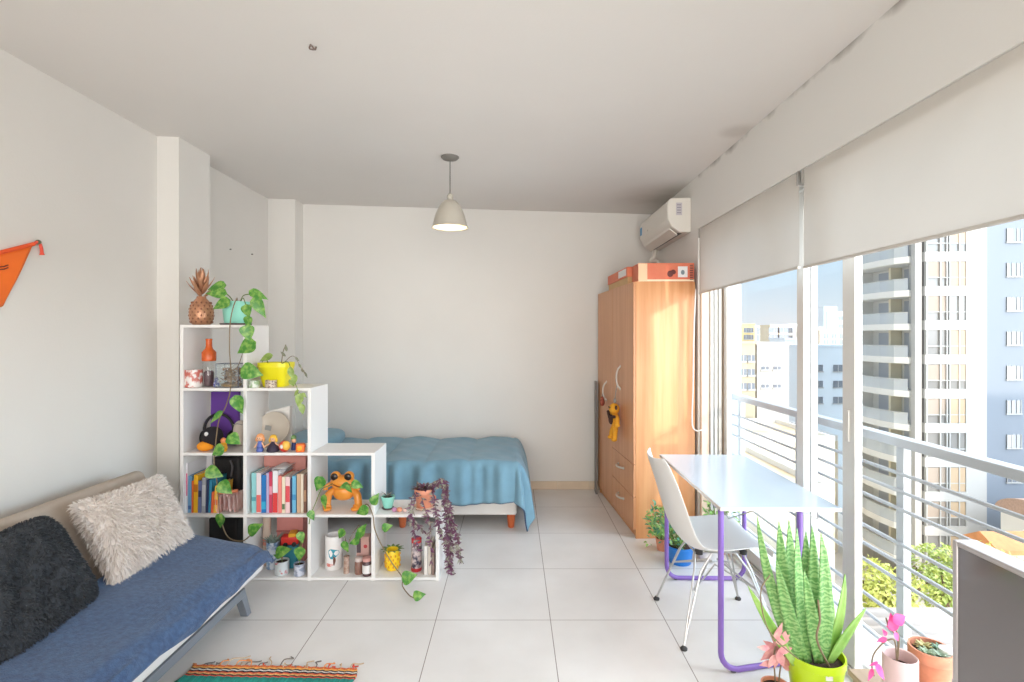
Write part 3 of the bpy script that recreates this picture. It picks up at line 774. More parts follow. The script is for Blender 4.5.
# ------------------------------------------------------------------ things on the shelves
M_mint = mat('mint_glaze', (148, 218, 200), .35)
M_glass = glass_mat('clear_glass', (250, 252, 252), .07, .02)
def pot_profile(rb, rt, h, th=.006, lip=.012):
    return [(rb * .96, 0), (rb, .004), (rt * .97, h - lip), (rt, h - lip + .002), (rt, h), (rt - th, h), (rt - th - .002, h * .8)]
def pot(par, rb, rt, h, m, seg=28, sq=0, name='pot', lip=.012):
    p = MB(); p.lathe(pot_profile(rb, rt, h, lip=lip), seg=seg, cap=False, sq=sq)
    p.lathe([(rb * .95, .001), (.001, .0012)], seg=seg, cap=False, sq=sq)
    o = p.build(name, m, par, smooth=True)
    s = MB(); s.lathe([(rt * .93, h * .86), (rt * .5, h * .9), (.002, h * .91)], seg=seg, cap=False, sq=sq); s.build('soil', M_soil, par, smooth=True)
    return o

# golden pineapple vase
Y = 3.27
pv = thing('pineapple_vase', 'copper coloured pineapple vase with leafy crown on the topmost shelf', 'vase', (sx(201.5, Y), Y, TZ[0]))
M_cop = mat('rose_copper', (188, 136, 104), .35, metal=.35, vary=.15, vscale=40)
b = MB(); b.lathe([(.045, 0), (.058, .012), (.068, .05), (.069, .085), (.060, .125), (.040, .155), (.028, .168), (.026, .180)], seg=28)
bd_ = b.build('body', M_cop, pv, smooth=True)
b = MB()
for i in range(7):
    for k in range(12):
        z = .02 + i * .02; a = 2 * PI * (k + .5 * (i % 2)) / 12
        r = .069 * math.sin(PI * min(.97, .22 + .62 * z / .155)) ** .5
        b.ball((r * .965 * math.cos(a), r * .965 * math.sin(a), z), (.006, .006, .008), 6, 4)
b.build('raised_scales', mat('copper_dark', (150, 104, 82), .35, metal=.4), bd_, smooth=True)
R = random.Random(11)
for i in range(26):
    t = i / 25; a = i * 2.4; z = .172 + .105 * t
    l = .115 - .025 * t + R.uniform(-.012, .015); el = .45 + 1.0 * t
    d = Vector((math.cos(a) * math.cos(el), math.sin(a) * math.cos(el), math.sin(el)))
    m = MB(); m.leaf((math.cos(a) * .012, math.sin(a) * .012, z), d, (0, 0, 1), l, .030, heart=.25, droop=-.25, fold=.3)
    m.build('crown_leaf', M_cop, pv, smooth='full', solid=.0015)

def vine(par, org, pts, m=M_stem, r=.0028, name='stem'):
    t = MB(); t.tube([p - Vector(org) for p in spline(pts, 5)], r, 6); return t.build(name, m, par, smooth=True)
def leaves(par, org, specs, m=M_pothos, heart=.42, Yv=(-.25, 1), name='leaf', seed=0):
    """specs: centre pixel x, y, depth, length in pixels, aspect, angle of the tip in the picture (deg, 0 = right, 90 = up), facing"""
    R = random.Random(seed + 5)
    for px, py, Y, Lp, asp, ang in specs:
        a = math.radians(ang); d = Vector((math.cos(a), R.uniform(-.25, .05), math.sin(a))).normalized()
        L = Lp * Y / F; c = P(px, py, Y)
        up = Vector((R.uniform(-.3, .3), -1, R.uniform(.1, .6)))
        q = MB(); q.leaf(c - d * L * .5 - Vector(org), d, up, L, L * asp, heart=heart, droop=.16, fold=.14, n=8)
        q.build(name, m, par, smooth='full')

# pothos in the mint pot
Y = 3.25; c0 = Vector((sx(236, Y), Y, TZ[0]))
pt = thing('potted_pothos', 'pothos in a mint green pot on the topmost shelf, its vine trailing down', 'plant', c0)
b = MB(); b.lathe([(.088, 0), (.092, .010), (.086, .011), (.02, .008)], seg=28); b.build('saucer', mat('dark_saucer', (84, 62, 62), .5), pt, smooth=True)
p_ = pot(pt, .066, .082, .138, M_mint); p_.location.z = .008
Yf = 3.135
vine(pt, c0, [c0 + Vector((0, 0, .12)), P(237, 298, 3.2), P(233, 308, 3.15), P(230, 325, Yf), P(229.5, 350, Yf), P(231, 372, Yf), P(230, 392, Yf), P(225, 408, Yf), P(219, 420, Yf), P(216, 440, Yf), P(214, 462, Yf), P(217, 482, Yf), P(219, 505, Yf), P(221, 520, Yf), P(228, 537, 3.12), P(242, 541, 3.12), P(252, 534, 3.12)], M_brownstem, .0036)
vine(pt, c0, [c0 + Vector((.02, 0, .12)), P(243, 298, 3.18), P(247, 310, 3.14), P(249, 325, Yf), P(247, 345, Yf)], M_stem)
vine(pt, c0, [P(231, 372, Yf), P(238, 366, Yf), P(243, 352, Yf)], M_brownstem, .002)
vine(pt, c0, [c0 + Vector((0, 0, .12)), P(230, 297, 3.2), P(222, 290, 3.19)], M_stem, .003)
vine(pt, c0, [c0 + Vector((.02, 0, .12)), P(243, 296, 3.2), P(250, 294, 3.18)], M_stem, .003)
leaves(pt, c0, [(216, 287, 3.17, 21, .55, 190), (216, 293, 3.15, 21, .55, 176), (221, 304, 3.14, 20, .62, 205), (258, 294.5, 3.14, 20, .48, -22), (259, 307, 3.13, 24, .52, -62),
    (247, 311, 3.12, 14, .85, -80), (248, 322, 3.11, 13, .8, -95), (247.5, 333, 3.11, 17, .85, -80), (246, 347, 3.11, 21, .85, -150), (251, 372, 3.11, 23, .75, -15),
    (238, 404.5, 3.12, 20, .7, -70), (215.5, 417, 3.12, 18, .4, -140), (234, 439.5, 3.11, 15, .9, -30), (217.5, 451, 3.11, 15, .85, -150), (214, 473, 3.11, 18, .75, -25), (225, 488, 3.11, 17, .85, -40), (220, 521, 3.11, 15, .85, -100), (254.5, 528.5, 3.11, 17, .75, 35)], seed=1)

# level under the top: tumbler, bottle, candle, dried flowers
Y = 3.21
tb = thing('printed_tumbler', 'glass tumbler with red and pale pattern at the left end of its shelf', 'glass', (sx(193.5, Y), Y, TZ[1]))
b = MB(); b.lathe([(.045, 0), (.05, .006), (.051, .108), (.048, .108), (.047, .01), (.001, .008)], seg=28, cap=False); b.build('glass_wall', mat('red_pattern', (196, 104, 92), .25, rgb2=(232, 224, 220), vscale=32, thr=(.44, .54)), tb, smooth=True)
Y = 3.25
bo = thing('glass_bottle', 'clear glass bottle with a dark filling and tall orange neck', 'bottle', (sx(209, Y), Y, TZ[1]))
b = MB(); b.lathe([(.034, 0), (.038, .006), (.038, .155), (.034, .162)], seg=24); b.build('glass_body', M_glass, bo, smooth=True)
b = MB(); b.lathe([(.026, .004), (.028, .01), (.028, .09), (.02, .10), (.001, .10)], seg=18); b.build('dark_filling', mat('wine_dark', (86, 52, 60), .4, vary=.4, vscale=60), bo, smooth=True)
b = MB(); b.lathe([(.039, .160), (.041, .170), (.041, .214), (.034, .224), (.022, .236), (.018, .250), (.017, .288), (.019, .290), (.019, .298), (.014, .300)], seg=24); b.build('orange_neck', mat('amber_orange', (206, 92, 34), .25, vary=.15, vscale=20), bo, smooth=True)
Y = 3.20
gl = thing('blue_trinket', 'small cobalt blue and white trinket beside the bottle', 'trinket', (sx(216.5, Y), Y, TZ[1]))
b = MB(); b.lathe([(.010, 0), (.018, .01), (.016, .03), (.008, .042), (.012, .05), (.004, .062)], seg=14); b.build('trinket_body', mat('cobalt', (72, 76, 148), .3, rgb2=(196, 196, 214), vscale=70, thr=(.5, .6)), gl, smooth=True)
Y = 3.23
jb = thing('glass_terrarium', 'glass box in a thin metal frame holding dried flowers', 'terrarium', (sx(231.5, Y), Y, TZ[1]))
w_, h_ = .068, .145
b = MB(); b.box(-w_, w_, -.05, .05, .003, .006).box(-w_, -w_ + .002, -.05, .05, .006, h_).box(w_ - .002, w_, -.05, .05, .006, h_).box(-w_ + .002, w_ - .002, -.05, -.048, .006, h_).box(-w_ + .002, w_ - .002, .048, .05, .006, h_); b.build('panes', M_glass, jb)
b = MB()
for x in (-w_, w_):
    for y in (-.05, .05): b.tube([(x, y, 0), (x, y, h_)], .002, 6)
for z in (.002, h_):
    b.tube([(-w_, -.05, z), (w_, -.05, z), (w_, .05, z), (-w_, .05, z), (-w_, -.05, z)], .002, 6)
b.build('metal_frame', mat('dark_metal', (104, 108, 124), .35, metal=.6), jb, smooth=True)
R = random.Random(3); b = MB(); b2 = MB()
for i in range(150):
    p = Vector((R.uniform(-.045, .05), R.uniform(-.038, .035), R.uniform(.02, .115)))
    d = Vector((R.uniform(-1, 1), R.uniform(-1, 1), R.uniform(.1, 1.2)))
    (b if i % 3 else b2).leaf(p, d, (0, 0, 1), R.uniform(.022, .042), .015, n=4)
b.build('dried_petals', mat('dried_tan', (176, 136, 96), .9, vary=.25, vscale=60), jb, smooth='full'); b2.build('dried_leaves', mat('dried_dark', (120, 84, 60), .9), jb, smooth='full')
b = MB(); b.lathe([(.055, .006), (.058, .02), (.03, .03), (.001, .032)], seg=16); b.build('moss_bed', mat('dried_moss', (150, 128, 96), .95, vary=.3, vscale=80, bump=.5), jb, smooth=True)

# yellow pot with string plant, two candle jars
Y = 3.28; c0 = Vector((sx(276.5, Y), Y, TZ[1]))
yp = thing('potted_hoya', 'bright yellow pot with a thin trailing plant on the second step', 'plant', c0)
pot(yp, .066, .092, .150, mat('yellow_plastic', (234, 222, 30), .35), seg=32, sq=5, lip=.03)
Yf = 3.15
vine(yp, c0, [c0 + Vector((.03, 0, .13)), P(283, 352, 3.24), P(286, 345, 3.2)], M_brownstem, .003)
vine(yp, c0, [c0 + Vector((.04, -.03, .13)), P(292, 356, 3.18), P(298, 362, 3.16), P(305, 374, Yf)], M_brownstem, .002)
vine(yp, c0, [c0 + Vector((.03, -.05, .13)), P(288, 362, 3.15), P(292, 376, 3.13), P(297, 388, 3.13), P(300, 402, 3.14), P(303, 413, 3.14)], M_stem, .0025)
vine(yp, c0, [c0 + Vector((-.04, -.02, .13)), P(266, 358, 3.2), P(262, 362, 3.16)], M_stem, .003)
leaves(yp, c0, [(266, 357.5, 3.17, 14, .6, 200), (291, 373, 3.12, 13, .5, -75), (294, 380, 3.12, 12, .55, -95), (291, 383, 3.12, 8, .5, -60), (299, 400, 3.12, 14, .6, -100), (302, 409, 3.12, 11, .6, -80), (296, 393, 3.12, 8, .5, -130), (304, 395, 3.13, 7, .5, -40)], mat('hoya_leaf', (112, 140, 62), .4, rgb2=(164, 184, 104), vscale=40), heart=.3, seed=2)
leaves(yp, c0, [(286, 348, 3.2, 7, .4, 100), (283, 354, 3.2, 7, .4, 140), (297, 359, 3.16, 6, .4, -50), (300, 366, 3.15, 6, .4, -60), (303, 371, 3.15, 6, .4, -40), (306, 375, 3.15, 6, .4, -70)], mat('grey_leaf', (124, 126, 104), .6), heart=.2, name='small_leaf', seed=3)
for px, wpx, hpx, m, lab in ((254.5, 10, 7, mat('green_jar', (150, 176, 132), .2, rgb2=(214, 218, 206), vscale=50, thr=(.45, .55)), 'small squat green glass candle jar in front of the yellow pot'),
                           (271, 11, 7.5, mat('bead_jar', (196, 178, 158), .35, rgb2=(120, 96, 84), vscale=110, thr=(.5, .6)), 'small squat beaded brown candle jar in front of the yellow pot')):
    Y = 3.185; r = wpx / 2 * Y / F; h = hpx * Y / F
    j = thing('candle_jar', lab, 'jar', (sx(px, Y), Y, TZ[1]), group='candle jars by the yellow pot')
    b = MB(); b.lathe([(r * .9, 0), (r, .004), (r, h), (r * .9, h), (r * .88, h * .6)], seg=20, cap=False); b.lathe([(r * .9, 0.0005), (.001, .0005)], seg=20, cap=False); b.build('jar_wall', m, j, smooth=True)
    b = MB(); b.lathe([(r * .9, h * .55), (.001, h * .56)], seg=20, cap=False); b.build('wax', mat('wax', (232, 226, 208), .5), j, smooth=True)

# purple folder, headphones, plush bird, yellow toy, beige pouch
Y = 3.40
b = MB(); b.box(-.092, .092, -.012, .012, 0, .345); o = b.build('purple_folder', mat('purple_card', (98, 52, 148), .6, vary=.05), loc=(sx(225, Y), Y, TZ[2]), bevel=.003, rot=(math.radians(-2), 0, 0))
tag(o, 'purple folder standing at the back of its cube behind the headphones', 'folder')
Y = 3.36
hp = thing('headphones', 'black over-ear headphones standing behind a black plush bird', 'headphones', (sx(219, Y), Y, TZ[2]))
b = MB(); b.tube([(.095 * math.cos(t), 0, .10 + .105 * math.sin(t)) for t in [PI * i / 20 for i in range(21)]], .009, 10); b.build('headband', M_black, hp, smooth=True)
for s in (-1, 1):
    b = MB(); b.tube([(s * .110, 0, .055), (s * .078, 0, .055)], [.044, .046], 20); b.build('ear_cup', M_black, hp, smooth=True)
    b = MB(); b.tube([(s * .078, 0, .055), (s * .066, 0, .055)], [.043, .036], 20); b.build('ear_pad', mat('pad_black', (44, 42, 46), .8), hp, smooth=True)
Y = 3.235
bp_ = thing('plush_bird', 'round black plush bird with an orange underside on the shelf', 'toy', (sx(211, Y), Y, TZ[2]))
b = MB(); b.ball((.01, 0, .085), (.062, .055, .062), 20, 14); b.build('body', mat('black_plush', (34, 30, 34), .95, bump=.4, bscale=200), bp_, smooth=True)
b = MB(); b.ball((-.02, -.025, .030), (.048, .045, .031), 16, 10); b.build('orange_underside', mat('orange_plush', (240, 152, 34), .9), bp_, smooth=True)
b = MB(); b.ball((.0, -.05, .108), (.012, .008, .013), 12, 8); e_ = b.build('eye', mat('eye_white', (224, 222, 220), .4), bp_, smooth=True)  # white spot painted as a glint on the black plush
Y = 3.20
yt = thing('toy_figure', 'small orange and yellow standing toy beside the black plush bird', 'toy', (sx(223.5, Y), Y, TZ[2]))
b = MB(); b.lathe([(.018, 0), (.022, .008), (.020, .04), (.012, .055)], seg=16); b.build('body', mat('toy_yellow', (240, 176, 40), .4), yt, smooth=True)
b = MB(); b.ball((0, 0, .066), (.017, .016, .018), 14, 10); b.build('head', mat('toy_peach', (240, 150, 92), .4), yt, smooth=True)
for s in (-1, 1):
    b = MB(); b.tube([(s * .016, -.005, .045), (s * .026, -.01, .022)], .006, 8); b.build('arm', MATS['toy_yellow'], yt, smooth=True)
Y = 3.36
po = thing('cloth_pouch', 'rounded beige pouch at the right of the headphones', 'pouch', (sx(240.5, Y), Y, TZ[2]))
b = MB(); b.ball((0, 0, .082), (.038, .05, .082), 18, 12, e=.8); b.build('pouch_body', mat('beige_cloth', (206, 194, 182), .9, vary=.06, bump=.3), po, smooth=True)
b = MB(); b.tube([(-.03, -.03, .14), (0, -.045, .15), (.03, -.03, .14)], .003, 6); b.build('zip_seam', mat('grey_cord', (150, 146, 142), .8), po, smooth=True)

# second cube of that row: plate, white box, dolls
Y = 3.36
pl_ = thing('ceramic_plate', 'round beige ceramic plate propped up behind the small toys', 'plate', (sx(274.5, Y), Y, TZ[2] + .003))
b = MB(); Rm = RM('X', math.radians(76), (0, 0, .108)); b.lathe([(.001, .004), (.06, .004), (.088, .014), (.106, .024), (.107, .020), (.088, .008), (.06, -.002), (.001, -.002)], seg=40, M=Rm, cap=False); b.build('plate_body', mat('stoneware', (196, 186, 172), .45, vary=.05), pl_, smooth=True)
b = MB(); b.box(-.03, .008, -.05, -.046, .0, .03, M=RM('Y', .2, (-.02, .018, .10))); b.build('painted_mark', mat('grey_paint', (140, 140, 136), .6), pl_)
Y = 3.42
wb = thing('white_box', 'white cardboard box with a sloping lid behind the plate', 'box', (sx(279, Y), Y - .0, TZ[2]))
b = MB(); b.prism([(-.09, 0), (.078, 0), (.078, .235), (-.09, .195)], 'y', -.018, .018); b.build('carton', mat('white_card', (236, 234, 230), .7), wb, bevel=.002)
b = MB(); b.prism([(-.095, .19), (.083, .232), (.083, .252), (-.095, .21)], 'y', -.024, .020); b.build('lid', MATS['white_card'], wb, bevel=.002)
def doll(px, label, hgt, hair, body, legs=None, skin=(238, 186, 150), wide=1.0, Y=3.19):
    r = thing('toy_doll', label, 'toy', (sx(px, Y), Y, TZ[2]), group='little dolls in front of the plate')
    s = hgt / .105
    m = MB(); m.lathe([(.016 * s * wide, .0), (.020 * s * wide, .006 * s), (.016 * s * wide, .03 * s), (.011 * s, .055 * s), (.006 * s, .06 * s)], seg=16); m.build('dress', mat('doll_%d_%d_%d' % body, body, .5), r, smooth=True)
    m = MB(); m.ball((0, 0, .076 * s), (.017 * s, .016 * s, .018 * s), 16, 12); hd = m.build('head', mat('doll_skin', skin, .5), r, smooth=True)
    for k in (-1, 1):
        q = MB(); q.ball((k * .006 * s, -.0155 * s, .078 * s), .0024 * s, 8, 6); q.build('eye', M_black, hd, smooth=True)
    m = MB(); m.ball((0, .004 * s, .083 * s), (.021 * s, .018 * s, .018 * s), 16, 10)
    for k in (-1, 1): m.ball((k * .019 * s, .003 * s, .068 * s), (.008 * s, .009 * s, .014 * s), 10, 8)
    m.build('hair', mat('hair_%d_%d_%d' % hair, hair, .6), r, smooth=True)
    for k in (-1, 1):
        m = MB(); m.tube([(k * .010 * s, 0, .052 * s), (k * .022 * s * wide, -.004 * s, .034 * s), (k * .026 * s * wide, -.008 * s, .024 * s)], .0045 * s, 8); m.build('arm', mat('doll_skin', skin, .5), r, smooth=True)
    if legs:
        m = MB(); m.lathe([(.017 * s, -.0), (.019 * s, .006 * s), (.017 * s, .028 * s)], seg=14); m.build('trousers', mat('doll_%d_%d_%d' % legs, legs, .5), r, smooth=True)
doll(260, 'small doll with peach hair and blue trousers', .115, (230, 158, 104), (92, 110, 184), (56, 74, 148))
doll(273, 'small doll with yellow hair and dark wide skirt', .108, (236, 186, 60), (48, 40, 62), None, wide=1.9)
Y = 3.185
eg = thing('toy_egg', 'red and yellow egg shaped toy between the dolls and the uprights', 'toy', (sx(284.5, Y), Y, TZ[2]))
b = MB(); b.ball((0, 0, .034), (.033, .03, .034), 20, 12); b.build('shell', mat('toy_red', (222, 74, 62), .35), eg, smooth=True)
b = MB(); b.ball((.010, -.004, .038), (.027, .028, .030), 18, 12); b.build('yellow_side', mat('toy_yellow2', (240, 186, 80), .35), eg, smooth=True)
b = MB(); b.ball((-.006, -.026, .036), (.012, .007, .013), 12, 8); b.build('white_face', mat('eye_white', (224, 222, 220), .4), eg, smooth=True)
Y = 3.24
gt = thing('toy_figure', 'tiny green and navy toy figure behind the egg shaped toy', 'toy', (sx(294, Y), Y, TZ[2]))
b = MB(); b.lathe([(.016, 0), (.018, .006), (.012, .045)], seg=14); b.build('body', mat('toy_navy', (54, 70, 126), .5), gt, smooth=True)
b = MB(); b.ball((0, 0, .058), (.014, .014, .016), 12, 8); b.build('head', mat('doll_skin', (238, 186, 150), .5), gt, smooth=True)
b = MB(); b.ball((-.004, .004, .074), (.017, .015, .018), 12, 8); b.build('cap', mat('toy_green', (112, 150, 92), .5), gt, smooth=True)
Y = 3.185
dc = thing('toy_cube', 'orange and red rounded block toy at the right end of the dolls', 'toy', (sx(300.5, Y), Y, TZ[2]), .3)
b = MB(); b.box(-.026, .026, -.024, .024, 0, .052); b.build('block', mat('toy_orange', (236, 116, 44), .4), dc, bevel=.009, segs=3)
b = MB(); b.ball((-.004, -.0245, .027), (.015, .004, .015), 14, 8); b.build('yellow_spot', mat('toy_yellow', (240, 176, 40), .4), dc, smooth=True)
b = MB(); b.ball((.026, 0, .034), (.005, .016, .012), 12, 8); b.build('red_side', mat('toy_red', (222, 74, 62), .35), dc, smooth=True)

# ------------------------------------------------------------------ books
def book(x0, x1, top, zt, Y, col, label, grp, lean_=0, depth=.17, band=None, pages=(232, 224, 210)):
    w = (x1 - x0) * Y / F * .96; Z = EYE - (top - VY) / F * Y - zt
    r = thing('book', label, 'book', (sx((x0 + x1) / 2, Y), Y, zt), group=grp, rot=(0, lean_, 0))
    c = mat('cover_%d_%d_%d' % col, col, .5)
    m = MB(); t = .0022; m.box(-w / 2, w / 2, 0, t, .001, Z).box(-w / 2, -w / 2 + t, t, depth, .001, Z).box(w / 2 - t, w / 2, t, depth, .001, Z); m.build('cover', c, r)
    m = MB(); m.box(-w / 2 + t, w / 2 - t, t, depth - .005, .004, Z - .005); m.build('pages', mat('paper_%d' % pages[0], pages, .9), r)
    if band:
        f0, f1, bc_ = band
        m = MB(); m.box(-w / 2 + .0008, w / 2 - .0008, -.0007, .0002, Z * f0, Z * f1); m.build('spine_print', mat('print_%d_%d_%d' % bc_, bc_, .5), r)
    return r
G0, G1 = 'books in the left cube', 'books in the second cube'
Yb = 3.185; z1 = TZ[3]
B0 = [(183.2, 185.6, 465, (58, 54, 60), 'thin tall black-edged book at the left end of its row', None, 0),
 (185.8, 187.6, 463.5, (226, 222, 224), 'tall white large-format book with pink print, second in its row', (.35, .8, (224, 110, 150)), 0),
 (187.8, 191.2, 476, (118, 168, 206), 'light blue book between the white large book and an orange one', (.1, .2, (70, 110, 170)), .01),
 (191.4, 193.2, 481, (232, 116, 56), 'slim orange-red book left of the thick yellow one', None, .012),
 (193.4, 197.6, 475, (240, 182, 40), 'thick bright yellow book in the left cube', (.55, .75, (200, 120, 30)), .015),
 (197.8, 201.2, 481, (108, 116, 158), 'slate violet book right of the yellow one', (.5, .7, (50, 56, 90)), .018),
 (201.4, 205.4, 478, (158, 160, 168), 'grey book in the middle of the left cube', (.2, .8, (190, 192, 196)), .02),
 (205.6, 208.0, 480, (48, 60, 96), 'dark navy book right of the grey one', None, .03),
 (208.2, 210.6, 480, (54, 136, 168), 'teal blue book next to the navy one', None, .04),
 (210.8, 213.2, 492, (232, 110, 64), 'low orange-red book before the small yellow one', None, .05),
 (213.4, 217.0, 486, (242, 190, 70), 'yellow-orange leaning book near the pink cloth', (.3, .5, (226, 120, 60)), .06),
 (217.2, 220.0, 497, (222, 168, 160), 'low pink book against the pink cloth', None, .04)]
for x0, x1, tp, col, lab, bnd, ln in B0: book(x0, x1, tp, z1, Yb, col, lab, G0, ln, .20 if tp < 470 else .165, bnd)
B1 = [(251.5, 256.0, 473, (144, 204, 206), 'pale aqua book at the left end of its row', (.3, .4, (90, 160, 170))),
 (256.3, 261.0, 473, (232, 218, 220), 'white and pink book right of the aqua one', (.02, .45, (226, 110, 104))),
 (261.3, 266.0, 475, (38, 116, 184), 'bright blue book in the second cube', (.1, .3, (60, 170, 210))),
 (266.3, 268.9, 473, (184, 172, 208), 'lilac grey book right of the bright blue one', None),
 (269.1, 272.3, 472, (200, 64, 92), 'crimson book in the second cube', (.45, .65, (230, 150, 170))),
 (272.6, 277.8, 471, (234, 232, 234), 'white book with a red foot, tallest of its row', (.01, .48, (218, 62, 62))),
 (278.1, 281.6, 476, (240, 140, 130), 'coral pink book right of the white and red one', None),
 (281.9, 285.0, 477, (236, 222, 196), 'cream book with a small green mark', (.1, .25, (96, 120, 84))),
 (285.3, 290.0, 477, (240, 206, 206), 'pale pink book with a red band', (.3, .75, (222, 84, 92))),
 (290.2, 291.9, 479, (46, 56, 92), 'thin navy book beside the sky blue one', None),
 (292.1, 296.0, 476, (110, 180, 214), 'sky blue book in the second cube', (.35, .5, (70, 140, 190))),
 (296.8, 300.6, 474, (206, 172, 142), 'tan book right of the sky blue one', None),
 (300.8, 303.4, 474, (232, 218, 198), 'slim cream book between the tan and the brown one', None),
 (303.6, 306.4, 475, (128, 92, 78), 'dark brown book at the right end of its row', (.3, .6, (190, 150, 120)))]
for x0, x1, tp, col, lab, bnd in B1: book(x0, x1, tp, z1, Yb, col, lab, G1, .0, .165, bnd)
Yk = 3.37
bk = thing('picture_book', 'large white picture book with pink print standing behind the coloured books', 'book', (sx(199, Yk), Yk, z1), rot=(math.radians(-4), 0, 0))
b = MB(); b.box(-.075, .075, -.006, .006, 0, .315); b.build('cover', mat('cover_226_222_224', (226, 222, 224), .5), bk, bevel=.001)
b = MB(); b.grid(lambda u, v: (-.06 + .08 * u, -.0066, .225 + .05 * v + .012 * math.sin(u * 6)), 8, 2); b.build('pink_print', mat('print_224_110_150', (224, 110, 150), .5), bk)
# papers lying on the row, pink box behind
pp = thing('paper_stack', 'crumpled grey and white papers lying across the tops of the books', 'papers', (sx(279, 3.25), 3.28, z1 + .225))
R = random.Random(6)
for k in range(4):
    b = MB(); b.grid(lambda u, v, k=k: ((u - .5) * .085 + k * .006, (v - .5) * .15, .008 + .011 * k + .006 * math.sin(u * 7 + k) * math.sin(v * 5)), 10, 10); b.build('sheet', mat('paper_grey%d' % (k % 2), ((206, 204, 208), (228, 224, 222))[k % 2], .9), pp, smooth='full', solid=.001)
Yk = 3.40
pb = thing('pink_box', 'dusty pink box at the back of the second cube above the books', 'box', (sx(287, Yk), Yk, z1))
b = MB(); b.box(-.135, .135, -.035, .035, 0, .31); b.build('carton', mat('dusty_pink', (206, 142, 132), .7, vary=.08, vscale=14), pb, bevel=.003)
b = MB(); b.box(-.138, .138, -.038, .038, .31, .335); b.build('lid', mat('rose_lid', (214, 128, 118), .7), pb, bevel=.003)
# black bag and pink cloth in the left cube
Yk = 3.40
bg_ = thing('black_bag', 'black bag standing at the back of the left cube behind the books', 'bag', (sx(229, Yk), Yk, z1))
b = MB(); b.box(-.092, .092, -.035, .035, 0, .30); b.build('bag_body', mat('black_nylon', (24, 23, 26), .6, vary=.3, vscale=20, bump=.4, bscale=30), bg_, bevel=.02, segs=3)
b = MB(); b.tube(spline([(.03, -.038, .28), (.05, -.05, .24), (.04, -.05, .18)]), .006, 8); b.build('strap', mat('strap_grey', (92, 90, 96), .5), bg_, smooth=True)
Yk = 3.23
pc = thing('crumpled_cloth', 'bunched pink striped cloth at the right of the books in the left cube', 'cloth', (sx(231.5, Yk), Yk, z1))
for k in range(5):
    b = MB(); b.grid(lambda u, v, k=k: (-.06 + k * .027 + .012 * math.cos(v * PI * 2) , -.05 + .10 * u, .062 + (.058 + .006 * math.sin(k * 2)) * math.sin(v * PI * 2) * (1 - .15 * abs(math.sin(u * 8 + k)))), 14, 16)
    b.build('fold', mat('pink_cloth', (214, 160, 152), .9, rgb2=(240, 220, 214), vscale=24, stretch=(3, 1, .4)), pc, smooth='full')
b = MB(); b.tube([(-.05, -.045, .125), (0, -.05, .13), (.06, -.04, .135)], .010, 8); b.build('orange_edge', mat('cloth_orange', (222, 130, 92), .9), pc, smooth=True)

# ------------------------------------------------------------------ orange frog planter
Y = 3.27; c0 = Vector((sx(343.5, Y), Y, z1))
fr = thing('frog_planter', 'orange ceramic frog planter with big dark eyes holding a pothos', 'planter', c0)
M_frog = mat('frog_orange', (236, 152, 58), .3, vary=.08, vscale=14)
b = MB(); b.ball((0, .01, .105), (.068, .055, .055), 22, 14, e=.9); b.ball((0, -.015, .17), (.078, .055, .045), 22, 14)
b.ball((-.042, -.02, .207), (.032, .03, .032), 16, 12); b.ball((.042, -.02, .207), (.032, .03, .032), 16, 12); b.build('body', M_frog, fr, smooth=True)
for s in (-1, 1):
    b = MB(); b.ball((s * .042, -.048, .210), (.023, .010, .023), 16, 10); ey = b.build('eye', mat('frog_eye', (44, 34, 30), .2), fr, smooth=True)
    b = MB(); b.tube(spline([(s * .05, 0, .12), (s * .088, -.01, .09), (s * .098, -.02, .03), (s * .086, -.04, .012)]), [.022] * 5 + [.024] * 5 + [.026] * 5 + [.02], 12); b.ball((s * .086, -.045, .013), (.026, .03, .013)); b.build('leg', M_frog, fr, smooth=True)
    b = MB(); b.tube(spline([(s * .066, -.02, .165), (s * .098, -.03, .145), (s * .10, -.035, .125)]), [.013] * 10 + [.016], 10); b.build('arm', M_frog, fr, smooth=True)
b = MB(); b.tube(spline([(-.045, -.062, .168), (0, -.074, .156), (.045, -.062, .168)]), .004, 6); b.build('mouth', mat('frog_mouth', (150, 80, 30), .4), fr, smooth=True)
Yf = 3.13
vine(fr, c0, [c0 + Vector((-.05, -.05, .17)), P(328, 486, 3.15), P(321, 490, Yf), P(316, 502, Yf), P(311, 514, Yf), P(309, 524, Yf)], M_stem)
vine(fr, c0, [c0 + Vector((0, -.06, .15)), P(348, 484, 3.14), P(356, 488, 3.13)], M_stem)
leaves(fr, c0, [(319, 484, 3.12, 16, .8, -115), (324, 502, 3.12, 15, .5, -85), (311.5, 515.5, 3.12, 11, .7, -60), (344, 486, 3.15, 11, .6, 200), (357, 485, 3.13, 13, .7, -20), (349, 489, 3.14, 10, .6, -60)], seed=7)

